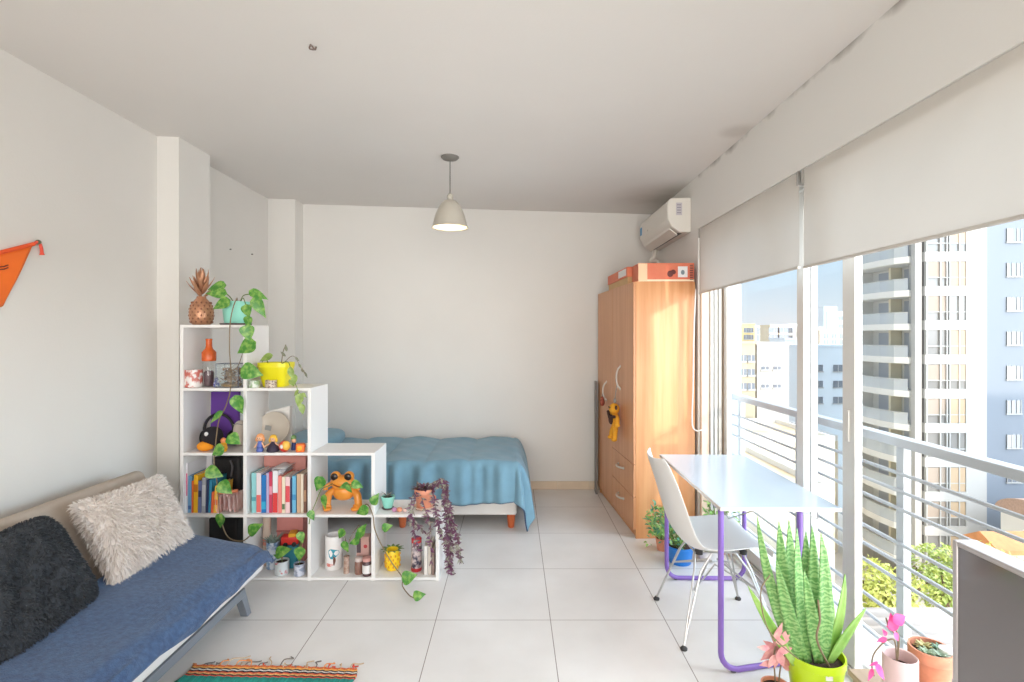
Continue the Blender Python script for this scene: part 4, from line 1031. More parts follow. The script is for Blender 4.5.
# ------------------------------------------------------------------ lowest step: mint pot, tradescantia pot, small things
Y = 3.27; c0 = Vector((sx(388, Y), Y, z1))
mp_ = thing('potted_succulent', 'small succulent in a mint cup on the lowest step', 'plant', c0)
pot(mp_, .026, .043, .078, M_mint)
b = MB(); b.lathe([(.034, 0), (.040, .006), (.034, .008), (.01, .006)], seg=20); b.build('saucer', MATS['dark_saucer'], mp_, smooth=True)
R = random.Random(9); m = MB()
for i in range(14):
    a = i * 2.4; m.leaf((.008 * math.cos(a), .008 * math.sin(a), .072), (math.cos(a), math.sin(a), R.uniform(.5, 1.6)), (0, 0, 1), R.uniform(.03, .05), .012, n=4)
m.build('foliage', mat('succulent_grey', (104, 104, 96), .6, vary=.2), mp_, smooth='full')
Y = 3.21
for px, col, r, lab in ((394.5, (196, 140, 176), .016, 'tiny lilac stone beside the mint cup'), (399.5, (222, 150, 116), .017, 'tiny orange stone on the lowest step'), (405, (226, 190, 178), .013, 'tiny pale pink stone near the terracotta cup')):
    b = MB(); b.ball((0, 0, r * .8), (r, r * .9, r * .8), 14, 10, e=.85); o = b.build('pebble', mat('stone_%d' % col[0], col, .6, vary=.1, vscale=60), loc=(sx(px, Y), Y, z1), smooth=True); tag(o, lab, 'stone', 'coloured stones on the lowest step')
Y = 3.28; c0 = Vector((sx(424, Y), Y, z1))
tr_ = thing('potted_tradescantia', 'terracotta cup of purple tradescantia spilling over the end of the lowest step', 'plant', c0)
b = MB(); b.lathe([(.052, 0), (.066, .008), (.068, .016), (.062, .016), (.04, .008)], seg=28); b.build('saucer', mat('pale_saucer', (222, 186, 160), .7), tr_, smooth=True)
p_ = pot(tr_, .045, .060, .118, M_terra, lip=.026); p_.location.z = .006
b = MB(); b.tube([(.056, -.012, .085), (.072, -.016, .075), (.071, -.016, .045), (.052, -.012, .035)], .008, 8); b.build('cup_handle', M_terra, tr_, smooth=True)
M_trad = mat('tradescantia_leaf', (98, 58, 78), .45, rgb2=(150, 150, 132), vscale=42, thr=(.46, .6))
M_tradp = mat('tradescantia_purple', (100, 56, 84), .5, vary=.2, vscale=30)
R = random.Random(21)
top = c0 + Vector((0, 0, .125))
strands = [[(437, 480), (445, 500), (449, 520), (451, 545), (449, 560), (443, 575)], [(434, 482), (440, 505), (444, 525), (444, 550), (441, 570)], [(440, 484), (448, 508), (455, 530), (458, 545), (461, 560)], [(432, 490), (436, 512), (440, 530), (447, 545)],
           [(418, 490), (414, 505), (412, 520), (415, 535), (417, 550)], [(421, 494), (426, 512), (430, 525), (430, 540), (432, 562)], [(415, 492), (410, 510), (417, 524), (425, 532)], [(438, 486), (444, 494), (450, 512), (447, 530), (452, 552)]]
lfA, lfB, dark = MB(), MB(), MB()
for si, st_ in enumerate(strands):
    Ys = [3.26] + [3.12 + R.uniform(-.03, .01)] * (len(st_) - 1)
    if st_[1][0] > 436: Ys = [3.26] + [3.22 + R.uniform(-.06, .06)] * (len(st_) - 1)
    pts = [top] + [P(x, y, yy) for (x, y), yy in zip(st_, Ys)]
    if st_[1][0] > 436: pts = [top] + [Vector((max(p.x, -.435 + .01 * i), p.y, p.z)) for i, p in enumerate(pts[1:])]
    sp_ = spline(pts, 10)
    t = MB(); t.tube([p - c0 for p in sp_], .0022, 5); t.build('stem', M_tradp, tr_, smooth=True)
    for i, p in enumerate(sp_):
        if i < 4: continue
        for k in range((3 if i % 2 else 2) if si not in (4, 5, 6) else 1):
            a = R.uniform(0, 6.28); d = Vector((math.cos(a), -abs(math.sin(a)) * .8, R.uniform(-.9, .5)))
            (lfA if R.random() < .68 else lfB).leaf(p - c0, d, (0, -1, .5), R.uniform(.02, .036), R.uniform(.010, .015), heart=.35, n=4)
for i in range(70):
    a = R.uniform(0, 6.28); r = R.uniform(0, .06)
    (lfA if i % 2 else lfB).leaf(Vector((r * math.cos(a), r * math.sin(a), .115 + R.uniform(0, .02))), (math.cos(a), math.sin(a), R.uniform(0, 1.2)), (0, 0, 1), R.uniform(.025, .045), .015, n=4)
lfA.build('striped_foliage', M_trad, tr_, smooth='full'); lfB.build('purple_foliage', M_tradp, tr_, smooth='full')
b = MB()
for i in range(24):
    a = R.uniform(0, 6.28); b.leaf(Vector((-.02 + .03 * math.cos(a), .02 * math.sin(a), .12)), (math.cos(a) * .7 - .1, math.sin(a), R.uniform(.2, .8)), (0, 0, 1), R.uniform(.03, .06), .014, n=4)
b.build('green_foliage', mat('dark_green_leaf', (86, 108, 58), .5, rgb2=(120, 84, 84), vscale=30), tr_, smooth='full')

# ------------------------------------------------------------------ bottom cubes
# left: black case
Yk = 3.38
b = MB(); b.box(-.092, .092, -.05, .05, 0, .30); o = b.build('black_case', mat('case_black', (22, 21, 23), .5), loc=(sx(227, Yk), Yk, T0), bevel=.012, segs=3); tag(o, 'black case in the bottom left cube behind the sofa', 'case')
# second: cans, toy, pink box
Yk = 3.40
pb2 = thing('pink_box', 'deep pink box at the back of the bottom cube behind the tin cans', 'box', (sx(294, Yk), Yk, T0))
b = MB(); b.box(-.095, .075, -.04, .04, 0, .33); b.build('carton', mat('rose_card', (204, 134, 128), .7, vary=.06), pb2, bevel=.003)
b = MB(); b.box(-.097, .077, -.042, -.0405, .20, .212); b.build('lid_seam', mat('rose_seam', (170, 100, 96), .7), pb2)
Y = 3.34
bt = thing('tall_tin', 'tall pale tin beside the pink box in the bottom cube', 'tin', (sx(267, Y), Y, T0))
b = MB(); b.lathe([(.022, 0), (.024, .004), (.024, .30), (.021, .305)], seg=20); b.build('tin_body', mat('beige_tin', (214, 190, 172), .4), bt, smooth=True)
b = MB(); b.lathe([(.0245, .13), (.0248, .13), (.0248, .17), (.0245, .17)], seg=20, cap=False); b.build('band', mat('tin_band', (222, 140, 120), .4), bt, smooth=True)
def can(px, wpx, toppx, label, m, Y, leafs, nm='tin_can', cat='plant'):
    r = wpx / 2 * Y / F; z = EYE - (toppx - VY) / F * Y - T0; c = Vector((sx(px, Y), Y, T0))
    t = thing('potted_cutting', label, cat, c, group='cuttings in tins and jars')
    q = MB(); q.lathe([(r * .97, 0), (r, .003), (r * .97, .006), (r * .97, z - .006), (r, z - .003), (r * .97, z), (r * .9, z), (r * .88, z * .8)], seg=24, cap=False); q.lathe([(r * .95, .0005), (.001, .0005)], seg=24, cap=False); q.build(nm, m, t, smooth=True)
    q = MB(); q.lathe([(r * .92, z * .85), (.001, z * .87)], seg=20, cap=False); q.build('soil', M_soil, t, smooth=True)
    return t, c, z
M_can = mat('can_label', (206, 212, 214), .35, rgb2=(196, 104, 104), vscale=26, thr=(.58, .64))
t, c, z = can(282, 14, 560, 'pothos cutting in a pale labelled tin can in the bottom cube', M_can, 3.215, None)
vine(t, c, [c + Vector((0, 0, z * .85)), P(282, 556, 3.2), P(284, 552, 3.18)], M_stem); leaves(t, c, [(283, 551, 3.18, 17, .65, 15), (277, 556, 3.19, 8, .6, 160)], seed=11)
t, c, z = can(299.5, 11, 563, 'cutting with one big light leaf in a grey patterned glass', mat('grey_pattern', (150, 160, 182), .3, rgb2=(206, 210, 222), vscale=40, thr=(.45, .55)), 3.20, None, 'glass')
vine(t, c, [c + Vector((0, 0, z * .85)), P(300, 558, 3.18), P(301, 548, 3.17), P(301, 540, 3.16)], M_stem); leaves(t, c, [(299.5, 554, 3.165, 15, .75, -95), (301, 537.5, 3.16, 12, .7, -70)], seed=12)
t, c, z = can(273, 13, 541, 'grey green succulent in a tall blue patterned pot in the bottom cube', mat('blue_pattern', (120, 152, 190), .4, rgb2=(214, 222, 232), vscale=30, thr=(.45, .55)), 3.30, None, 'pot')
m = MB(); R = random.Random(14)
for i in range(22):
    a = i * 2.4; m.leaf((.012 * math.cos(a), .012 * math.sin(a), z * .85), (math.cos(a), math.sin(a), R.uniform(.9, 2.5)), (0, 0, 1), R.uniform(.06, .095), .018, n=5)
m.build('foliage', mat('agave_grey', (146, 168, 158), .6, vary=.12), t, smooth='full')
Y = 3.30
tt = thing('toy_truck', 'red and yellow toy with a teal base among the tin cans', 'toy', (sx(291, Y), Y, T0), .2)
b = MB(); b.box(-.045, .045, -.03, .03, 0, .15); b.build('teal_base', mat('teal_toy', (44, 130, 150), .45, vary=.1), tt, bevel=.01)
b = MB(); b.box(-.055, .05, -.034, .034, .15, .205); b.build('red_cab', mat('toy_red3', (218, 52, 44), .4), tt, bevel=.012, segs=3)
b = MB(); b.box(-.01, .035, -.036, .036, .20, .225); b.build('yellow_top', mat('toy_yellow', (240, 176, 40), .4), tt, bevel=.006)
for s in (-1, 1):
    b = MB(); b.tube([(s * .026, -.036, .158), (s * .026, -.044, .158)], .014, 14); b.build('wheel', M_black, tt, smooth=True)
# third: printed canister, cuttings, jars
Y = 3.30
cn = thing('printed_canister', 'white canister printed with a turquoise tree in the third bottom cube', 'canister', (sx(334, Y), Y, T0))
rc = .052
b = MB(); b.lathe([(rc * .97, 0), (rc, .003), (rc, .205), (rc * .97, .208), (rc * .92, .207), (rc * .9, .18)], seg=32, cap=False); b.lathe([(rc, .0006), (.001, .0006)], seg=32, cap=False); b.build('canister_wall', mat('canister_white', (236, 232, 230), .35), cn, smooth=True)
def wrap(b, ang0, z0, rx, rz, k=16):   # flat print that follows the round wall
    vs = [Vector(((rc + .0008) * math.sin(ang0), -(rc + .0008) * math.cos(ang0), z0))]
    for i in range(k):
        a = 2 * PI * i / k; q = 1 + .16 * math.sin(3 * a + 1); th = ang0 + rx * q * math.cos(a) / rc
        vs.append(((rc + .0008) * math.sin(th), -(rc + .0008) * math.cos(th), z0 + rz * q * math.sin(a)))
    b.add(vs, [(0, i + 1, (i + 1) % k + 1) for i in range(k)])
b = MB(); wrap(b, .25, .105, .034, .03); b.build('turquoise_crown', mat('turquoise_print', (66, 176, 192), .5, rgb2=(30, 120, 150), vscale=60), cn)
b = MB(); wrap(b, .35, .062, .008, .028); b.build('brown_trunk', mat('brown_print', (110, 66, 52), .5), cn)
b = MB(); wrap(b, -.25, .035, .022, .010); b.build('red_print', mat('salmon_print', (224, 134, 124), .5), cn)
t, c, z = can(346.5, 6, 556, 'thin cuttings in a slim brown glass bottle between canister and jars', mat('brown_glass', (150, 110, 92), .2, rgb2=(206, 186, 172), vscale=40), 3.22, None, 'glass_bottle')
vine(t, c, [c + Vector((0, 0, z * .8)), P(347, 550, 3.2), P(345, 538, 3.18), P(341, 528, 3.17)], M_brownstem, .002)
vine(t, c, [c + Vector((0, 0, z * .8)), P(348, 545, 3.2), P(352, 535, 3.18), P(359, 525, 3.16)], M_brownstem, .002)
leaves(t, c, [(341, 534, 3.16, 12, .7, -120), (345.5, 547, 3.16, 13, .6, -70), (354, 542, 3.16, 12, .6, 200), (362, 530, 3.15, 14, .7, 60), (358, 536, 3.155, 12, .7, -130)], seed=15)
Y = 3.215
j1 = thing('spice_jar', 'brown jar with a pale lid left of the white labelled jar', 'jar', (sx(359, Y), Y, T0), group='jars in the third bottom cube')
b = MB(); b.lathe([(.024, 0), (.026, .004), (.026, .07), (.021, .078)], seg=20); b.build('jar_body', mat('jar_brown', (142, 104, 92), .25, vary=.2, vscale=40), j1, smooth=True)
b = MB(); b.lathe([(.025, .078), (.025, .098), (.022, .10)], seg=20); b.build('lid', mat('jar_lid', (214, 196, 190), .4), j1, smooth=True)
Y = 3.19
j2 = thing('spice_jar', 'dark jar with a white label and pink lid at the front of its cube', 'jar', (sx(367, Y), Y, T0), group='jars in the third bottom cube')
b = MB(); b.lathe([(.024, 0), (.027, .004), (.027, .082), (.022, .09)], seg=20); b.build('jar_body', mat('jar_dark', (88, 64, 66), .25), j2, smooth=True)
b = MB(); b.lathe([(.0275, .018), (.0278, .018), (.0278, .068), (.0275, .068)], seg=20, cap=False); b.build('label', mat('jar_label', (232, 228, 226), .6), j2, smooth=True)
b = MB(); b.lathe([(.027, .09), (.027, .108), (.024, .11)], seg=20); b.build('lid', mat('lid_pink', (214, 158, 150), .4), j2, smooth=True)
Y = 3.31
rb = thing('tea_box', 'pink box with dark stripe standing behind the jars', 'box', (sx(366, Y), Y, T0))
b = MB(); b.box(-.052, .026, -.03, .03, 0, .20); b.build('carton', mat('tea_pink', (216, 172, 164), .6), rb, bevel=.002)
b = MB(); b.box(-.05, -.024, -.0312, -.0302, .10, .19); b.build('dark_stripe', mat('tea_dark', (92, 76, 84), .6), rb)
b = MB(); b.ball((.005, -.0305, .14), (.012, .0012, .012), 12, 8); b.build('red_dot', mat('tea_red', (196, 70, 76), .6), rb)
# fourth: pineapple cup, flask, books, hanging leaf
Y = 3.27
pa = thing('pineapple_cup', 'yellow pineapple shaped cup with a green leafy rim in the end cube', 'cup', (sx(392.5, Y), Y, T0))
b = MB(); b.lathe([(.028, 0), (.036, .006), (.046, .045), (.046, .085), (.038, .125), (.036, .13), (.032, .128), (.03, .11)], seg=28, cap=False); b.lathe([(.03, .0006), (.001, .0006)], seg=24, cap=False); bo_ = b.build('cup_body', mat('pine_yellow', (244, 206, 32), .35, vary=.06, vscale=30), pa, smooth=True)
b = MB()
for i in range(4):
    for k in range(10):
        a = 2 * PI * (k + .5 * (i % 2)) / 10; b.ball((.0455 * math.cos(a), .0455 * math.sin(a), .03 + i * .022), (.006, .006, .009), 6, 4)
b.build('raised_eyes', mat('pine_amber', (226, 160, 24), .4), bo_, smooth=True)
for k in range(11):
    a = 2 * PI * k / 11; m = MB(); m.leaf((.032 * math.cos(a), .032 * math.sin(a), .122), (math.cos(a) * .9, math.sin(a) * .9, .75), (0, 0, 1), .038, .022, droop=.5, n=5); m.build('rim_leaf', mat('rim_green', (96, 122, 52), .5), pa, smooth='full', solid=.002)
Y = 3.26
fl_ = thing('patterned_flask', 'cylindrical flask with red top and base and dark pattern in the end cube', 'flask', (sx(416.5, Y), Y, T0))
b = MB(); b.lathe([(.033, .02), (.033, .17), (.030, .178)], seg=24); b.build('flask_body', mat('flask_pattern', (54, 50, 74), .35, rgb2=(206, 190, 190), vscale=30, thr=(.42, .56)), fl_, smooth=True)
b = MB(); b.lathe([(.032, 0), (.034, .003), (.034, .022), (.033, .022)], seg=24); b.build('red_base', mat('flask_red', (196, 44, 52), .4), fl_, smooth=True)
b = MB(); b.lathe([(.032, .176), (.032, .20), (.027, .205), (.001, .206)], seg=24); b.build('red_cap', mat('flask_red', (196, 44, 52), .4), fl_, smooth=True)
for x0, x1, tp, col, lab in ((424.2, 427.6, 546, (226, 220, 214), 'white book standing next to the flask in the end cube'), (428.0, 431.4, 545, (206, 196, 186), 'greige book beside the white one in the end cube'), (431.8, 434.4, 549, (150, 128, 120), 'slim brown book at the outer end of the bottom row')):
    book(x0, x1, tp, T0, 3.19, col, lab, 'books in the end cube', 0, .15)
# pothos cutting hanging from the lowest step to the floor
Yf = 3.10; c0 = Vector((sx(366, 3.2), 3.2, z1))
hv = thing('pothos_cutting', 'long pothos cutting in a tiny white cup, its stem hanging to the floor', 'plant', c0)
b = MB(); b.lathe([(.012, 0), (.016, .003), (.018, .034), (.0165, .034), (.015, .01), (.001, .008)], seg=18, cap=False); b.build('cup', M_white, hv, smooth=True)
vine(hv, c0, [c0 + Vector((0, 0, .008)), c0 + Vector((0, -.01, .05)), P(369, 506, 3.12), P(373, 516, Yf), P(375, 530, Yf), P(382, 546, Yf), P(392, 563, Yf), P(402, 577, 3.09), P(402.5, 586, 3.03), P(409, 595, 2.96), P(414, 598, 2.92)], MATS['brown_stem'], .0032)
leaves(hv, c0, [(375, 499, 3.12, 13, .75, 60), (362, 511, 3.10, 15, .7, 205), (409, 577, 3.06, 16, .85, 20), (419, 595.5, 2.88, 13, .8, 12), (387, 527, 3.09, 11, .8, 20)], seed=17)
# ------------------------------------------------------------------ plants at the window
def sword(b, base, tip, W, bend=(0, 0, 0), n=12, face=(-.3, -1, .1)):
    base, tip, bend = Vector(base), Vector(tip), Vector(bend)
    pts = arc(base, (base + tip) / 2 + bend, tip, n); vs = []; fs = []
    for i, p in enumerate(pts):
        t = i / n; w = W / 2 * (min(1, (.55 + t * 1.3)) * (1 - t ** 3.2)) + .0008
        d = (pts[min(i + 1, n)] - pts[max(i - 1, 0)]).normalized(); s = d.cross(Vector(face)).normalized(); nn = s.cross(d)
        for u in (-1, -.5, 0, .5, 1): vs.append(p + s * w * u + nn * (.28 * w * abs(u)))
    for i in range(n):
        for k in range(4): fs.append((i * 5 + k, i * 5 + k + 1, (i + 1) * 5 + k + 1, (i + 1) * 5 + k))
    return b.add(vs, fs)
def band_mat():
    m = mat('snake_leaf', (92, 140, 70), .4); nt = m.node_tree; L = nt.links; bs = nt.nodes['Principled BSDF']
    tc = nt.nodes.new('ShaderNodeTexCoord'); wv = nt.nodes.new('ShaderNodeTexWave'); wv.bands_direction = 'Z'
    wv.inputs['Scale'].default_value = 17; wv.inputs['Distortion'].default_value = 9; wv.inputs['Detail'].default_value = 3; wv.inputs['Detail Scale'].default_value = 2.5
    L.new(tc.outputs['Object'], wv.inputs['Vector']); r = nt.nodes.new('ShaderNodeValToRGB'); L.new(wv.outputs['Fac'], r.inputs['Fac'])
    r.color_ramp.elements[0].position = .25; r.color_ramp.elements[1].position = .8
    r.color_ramp.elements[0].color = (*lin((98, 148, 78)), 1); r.color_ramp.elements[1].color = (*lin((144, 180, 112)), 1); L.new(r.outputs['Color'], bs.inputs['Base Color'])
    return m
M_snake = band_mat()
Y = 2.06; c0 = Vector(((815 - VX) / F * Y, Y, 0))
sn = thing('snake_plant', 'tall banded snake plant in a lime green pot by the desk', 'plant', c0)
p_ = pot(sn, .075, .107, .235, mat('lime_plastic', (190, 218, 30), .35), seg=36, lip=.03)
b = MB(); b.lathe([(.085, 0), (.10, .004), (.104, .018), (.098, .018), (.08, .006)], seg=30, cap=False); b.build('saucer', mat('lime_plastic', (190, 218, 30), .35), sn, smooth=True)
b = MB(); b.grid(lambda u, v: (.102 * math.sin((u - .5) * .26 - .05), -.1035 * math.cos((u - .5) * .26 - .05), .188 + .022 * v), 4, 1); b.build('white_sticker', M_lab, sn)
sw = [((786, 650), (757, 516), 2.02, .034, -.02), ((793, 652), (779, 521), 2.10, .05, -.01), ((800, 655), (789, 520), 2.13, .05, -.01), ((800, 655), (797, 528), 2.04, .045, -.015), ((808, 655), (806, 531), 2.12, .045, 0),
      ((812, 655), (812, 526), 2.08, .046, .01), ((818, 652), (821, 533), 2.03, .052, .012), ((822, 652), (826, 548), 2.12, .042, .01), ((796, 655), (776, 560), 1.99, .042, -.01), ((814, 655), (804, 570), 1.98, .040, 0), ((824, 655), (845, 574), 2.06, .032, .012), ((826, 655), (866, 608), 2.02, .040, -.01), ((783, 650), (748, 586), 2.02, .030, -.004), ((823, 655), (833, 600), 2.13, .036, .01)]
M_snake2 = mat('young_leaf', (116, 166, 66), .4, rgb2=(168, 200, 110), vscale=14)
for i, (q0, q1, Yt, W, bd2) in enumerate(sw):
    base = P(q0[0], q0[1], Y); base = c0 + (base - c0) * .75 + Vector((0, (.03 if Yt > 2.07 else -.03), 0)); base.z = .205
    bm_ = MB(); sword(bm_, base - c0, P(q1[0], q1[1], Yt) - c0, W * 1.25, (bd2 * 2, 0, 0), face=(-.4 + .25 * (i % 4), -1, .1))
    bm_.build('leaf', M_snake if i < 11 and i != 10 else M_snake2, sn, smooth='full', solid=.003)
vine(sn, c0, [c0 + Vector((-.05, -.03, .2)), P(776, 640, 1.97), P(764, 618, 1.97), P(761, 590, 1.98), P(770, 575, 1.99)], M_brownstem, .0025, 'dry_stem')
vine(sn, c0, [c0 + Vector((.03, -.05, .2)), P(817, 640, 1.96), P(820, 620, 1.97), P(818, 600, 1.98)], M_brownstem, .004, 'dry_stem')

Y = 2.10; c0 = Vector(((772 - VX) / F * Y, Y - .03, 0))
pk = thing('pink_leaf_plant', 'small pink leaved plant in a clay pot at the left of the lime pot', 'plant', c0)
pot(pk, .040, .055, .10, M_terra)
R = random.Random(31); M_pinkleaf = mat('salmon_leaf', (202, 124, 134), .5, rgb2=(224, 170, 156), vscale=40)
for px, py, l, an in [(779, 632, 16, 60), (784, 640, 15, 20), (775, 640, 14, 120), (768, 655, 15, 215), (786, 650, 14, 10), (781, 660, 16, -70), (772, 662, 13, 240), (788, 662, 14, -40), (764, 648, 11, 170), (778, 650, 14, 95), (770, 645, 12, 150), (787, 634, 12, 45), (776, 662, 12, -100), (783, 648, 12, 80), (766, 664, 11, 200), (789, 668, 12, -20)]:
    leaves(pk, c0, [(px, py, 2.04 + R.uniform(-.03, .03), l * 1.15, .45, an)], M_pinkleaf, heart=.3, seed=px)
vine(pk, c0, [c0 + Vector((0, 0, .09)), P(774, 655, 2.04), P(779, 640, 2.04)], M_brownstem, .003); vine(pk, c0, [c0 + Vector((.01, 0, .09)), P(781, 665, 2.04), P(786, 652, 2.04)], M_brownstem, .003)

# bench with pots in front of the open window
M_bwood = wood_mat('bench_wood', (176, 150, 132), (196, 172, 152), .5, 'y')
be = thing('plant_bench', 'low greyish wooden bench for potted plants along the window', 'bench', (1.37, 1.67, 0))
MB().box(-.135, .135, -.25, .25, .238, .26).build('bench_top', M_bwood, be, bevel=.003)
for x_ in (-.11, .11):
    for y_ in (-.22, .22): MB().box(x_ - .015, x_ + .015, y_ - .015, y_ + .015, 0.0 if x_ < 0 else .0, .238).build('leg', M_bwood, be, bevel=.002)
Y = 1.66; c0 = Vector(((900 - VX) / F * Y, Y, .26))
vs_ = thing('vase_with_pink_plant', 'pale pink cylinder vase holding a magenta leaved plant', 'plant', c0)
b = MB(); b.lathe([(.046, 0), (.048, .004), (.048, .206), (.046, .209), (.043, .206), (.042, .14)], seg=32, cap=False); b.lathe([(.046, .0005), (.001, .0005)], seg=24, cap=False); b.build('vase', mat('blush_ceramic', (236, 206, 202), .4), vs_, smooth=True)
b = MB(); b.lathe([(.0425, .17), (.001, .175)], seg=20, cap=False); b.build('soil', M_soil, vs_, smooth=True)
M_mag = mat('magenta_leaf', (222, 44, 128), .45, rgb2=(238, 92, 150), vscale=30)
for q in ([(898, 640), (894, 633), (889, 627), (886, 618)], [(899, 640), (896, 630), (895, 621)], [(895, 642), (888, 640), (880, 646), (873, 656), (872, 668), (874, 676)]):
    vine(vs_, c0, [c0 + Vector((-.01, 0, .17))] + [P(a, b_, 1.60) for a, b_ in q], M_brownstem, .0022)
leaves(vs_, c0, [(893, 623, 1.59, 17, .65, 95), (900, 619, 1.58, 15, .75, 20), (897, 637, 1.57, 10, .6, -60), (885, 633, 1.59, 8, .6, 120), (882, 640, 1.59, 10, .5, 200), (881, 672, 1.58, 20, .45, -55), (871, 675, 1.59, 13, .5, -110), (890, 628, 1.6, 8, .5, 150), (874, 664, 1.58, 9, .4, 210)], M_mag, heart=.3, seed=41)
Y = 1.80; c0 = Vector(((931 - VX) / F * Y, Y, .26))
tp_ = thing('terracotta_planter', 'wide terracotta bowl of small succulents behind the pink vase', 'plant', c0)
pot(tp_, .045, .066, .15, M_terra, lip=.04); b = MB(); b.lathe([(.05, 0), (.06, .006), (.06, .014), (.05, .012)], seg=28); b.build('saucer', M_terra, tp_, smooth=True)
R = random.Random(51)
for k, (dx, dy, col) in enumerate([(-.03, -.02, (150, 170, 140)), (.005, -.035, (176, 196, 176)), (.03, 0, (120, 150, 124)), (-.01, .02, (186, 176, 120))]):
    m = MB()
    for i in range(16):
        a = i * 2.4; m.leaf((dx, dy, .135), (math.cos(a), math.sin(a), .2 + .09 * i), (0, 0, 1), .03, .016, n=4, fold=.3)
    m.build('succulent', mat('succ_%d' % k, col, .5, vary=.1), tp_, smooth='full', solid=.002)
b = MB(); b.lathe([(.018, .13), (.024, .16), (.001, .162)], c=(.035, -.025, 0), seg=16); b.build('white_stone', mat('white_pebble', (224, 226, 222), .5), tp_, smooth=True)

# pots between desk and wardrobe
Y = 3.42; c0 = Vector(((680 - VX) / F * Y, Y, 0))
bp2 = thing('flowering_plant', 'bushy green plant with pale blossoms in a bright blue pot before the wardrobe', 'plant', c0)
pot(bp2, .07, .088, .115, mat('blue_plastic', (36, 124, 206), .35), seg=30)
R = random.Random(61); M_bush = mat('bush_leaf', (96, 150, 62), .5, rgb2=(158, 190, 110), vscale=18); M_teal = mat('teal_leaf', (58, 130, 104), .5, rgb2=(110, 160, 110), vscale=18)
g1, g2, fl3, st2 = MB(), MB(), MB(), MB()
for i in range(26):
    a = R.uniform(0, 6.28); r = R.uniform(.02, .16); h = R.uniform(.16, .36); p = Vector((r * math.cos(a) - .06, r * math.sin(a) * .7 - .02, h))
    if p.x > .12: p.x *= .6
    st2.tube(spline([(.03 * math.cos(a), .03 * math.sin(a), .10), (p.x * .5, p.y * .5, h * .7), p], 3), .0022, 5)
    for k in range(11):
        q = p + Vector((R.uniform(-.04, .04), R.uniform(-.04, .04), R.uniform(-.07, .03)))
        d = Vector((R.uniform(-1, 1), R.uniform(-1, .6), R.uniform(-.6, .8))); (g1 if R.random() < .7 else g2).leaf(q, d, (0, -.4, 1), R.uniform(.022, .04), R.uniform(.012, .02), n=4)
    if i % 2:
        for k in range(5):
            d = Vector((R.uniform(-1, 1), R.uniform(-1, .2), R.uniform(0, 1))); fl3.leaf(p, d, (0, 0, 1), .018, .012, n=4)
st2.build('stems', M_stem, bp2, smooth=True); g1.build('green_foliage', M_bush, bp2, smooth='full'); g2.build('teal_foliage', M_teal, bp2, smooth='full'); fl3.build('blossoms', mat('pale_blossom', (232, 226, 196), .6), bp2, smooth='full')
Y = 3.62; c0 = Vector(((663 - VX) / F * Y, Y, 0))
tc2 = thing('small_clay_pot', 'small clay pot half hidden behind the purple desk leg', 'plant', c0)
pot(tc2, .040, .052, .085, M_terra)
m = MB(); R = random.Random(66)
for i in range(40):
    a = R.uniform(0, 6.28); m.leaf((.03 * math.cos(a), .03 * math.sin(a), .075), (math.cos(a) * .7, math.sin(a), R.uniform(.8, 3)), (0, 0, 1), R.uniform(.05, .20), .016, n=5)
m.build('foliage', M_bush, tc2, smooth='full')
Y = 3.46; c0 = Vector(((709 - VX) / F * Y, Y, 0))
wp = thing('spider_plant', 'light green grassy plant in a white pot behind the shell chair', 'plant', c0)
pot(wp, .055, .072, .075, M_white, seg=30)
R = random.Random(71)
m = MB()
for i in range(46):
    a = i * 2.4; l = R.uniform(.06, .17); el = R.uniform(.6, 1.4)
    sword(m, (.03 * math.cos(a), .03 * math.sin(a), .06), (l * math.cos(a) * math.cos(el) * 1.6, l * math.sin(a) * .9 * math.cos(el), .06 + l * math.sin(el)), .011, (.02 * math.cos(a), .02 * math.sin(a), .03), n=6, face=(-.3, -1, .4))
m.build('foliage', mat('lime_leaf', (146, 196, 52), .45, rgb2=(190, 220, 100), vscale=20), wp, smooth='full')
Y = 3.58; c0 = Vector(((719 - VX) / F * Y, Y, 0))
tpn = thing('tall_leafy_plant', 'leafy plant whose top shows over the chair seat under the desk', 'plant', c0)
pot(tpn, .05, .066, .10, M_terra)
R = random.Random(81); m, s_ = MB(), MB()
for i in range(16):
    a = R.uniform(0, 6.28); r = R.uniform(.01, .11); p = Vector((r * math.cos(a) - .02, r * math.sin(a) * .6, R.uniform(.2, .44)))
    s_.tube(spline([(.02 * math.cos(a), .02 * math.sin(a), .09), (p.x * .5, p.y * .5, p.z * .7), p], 3), .0025, 5)
    for k in range(10):
        q = p + Vector((R.uniform(-.035, .035), R.uniform(-.035, .035), R.uniform(-.09, .03))); m.leaf(q, (R.uniform(-1, 1), R.uniform(-1, .5), R.uniform(-.5, .8)), (0, -.4, 1), R.uniform(.03, .05), R.uniform(.014, .022), n=4)
s_.build('stems', M_stem, tpn, smooth=True); m.build('foliage', M_bush, tpn, smooth='full')

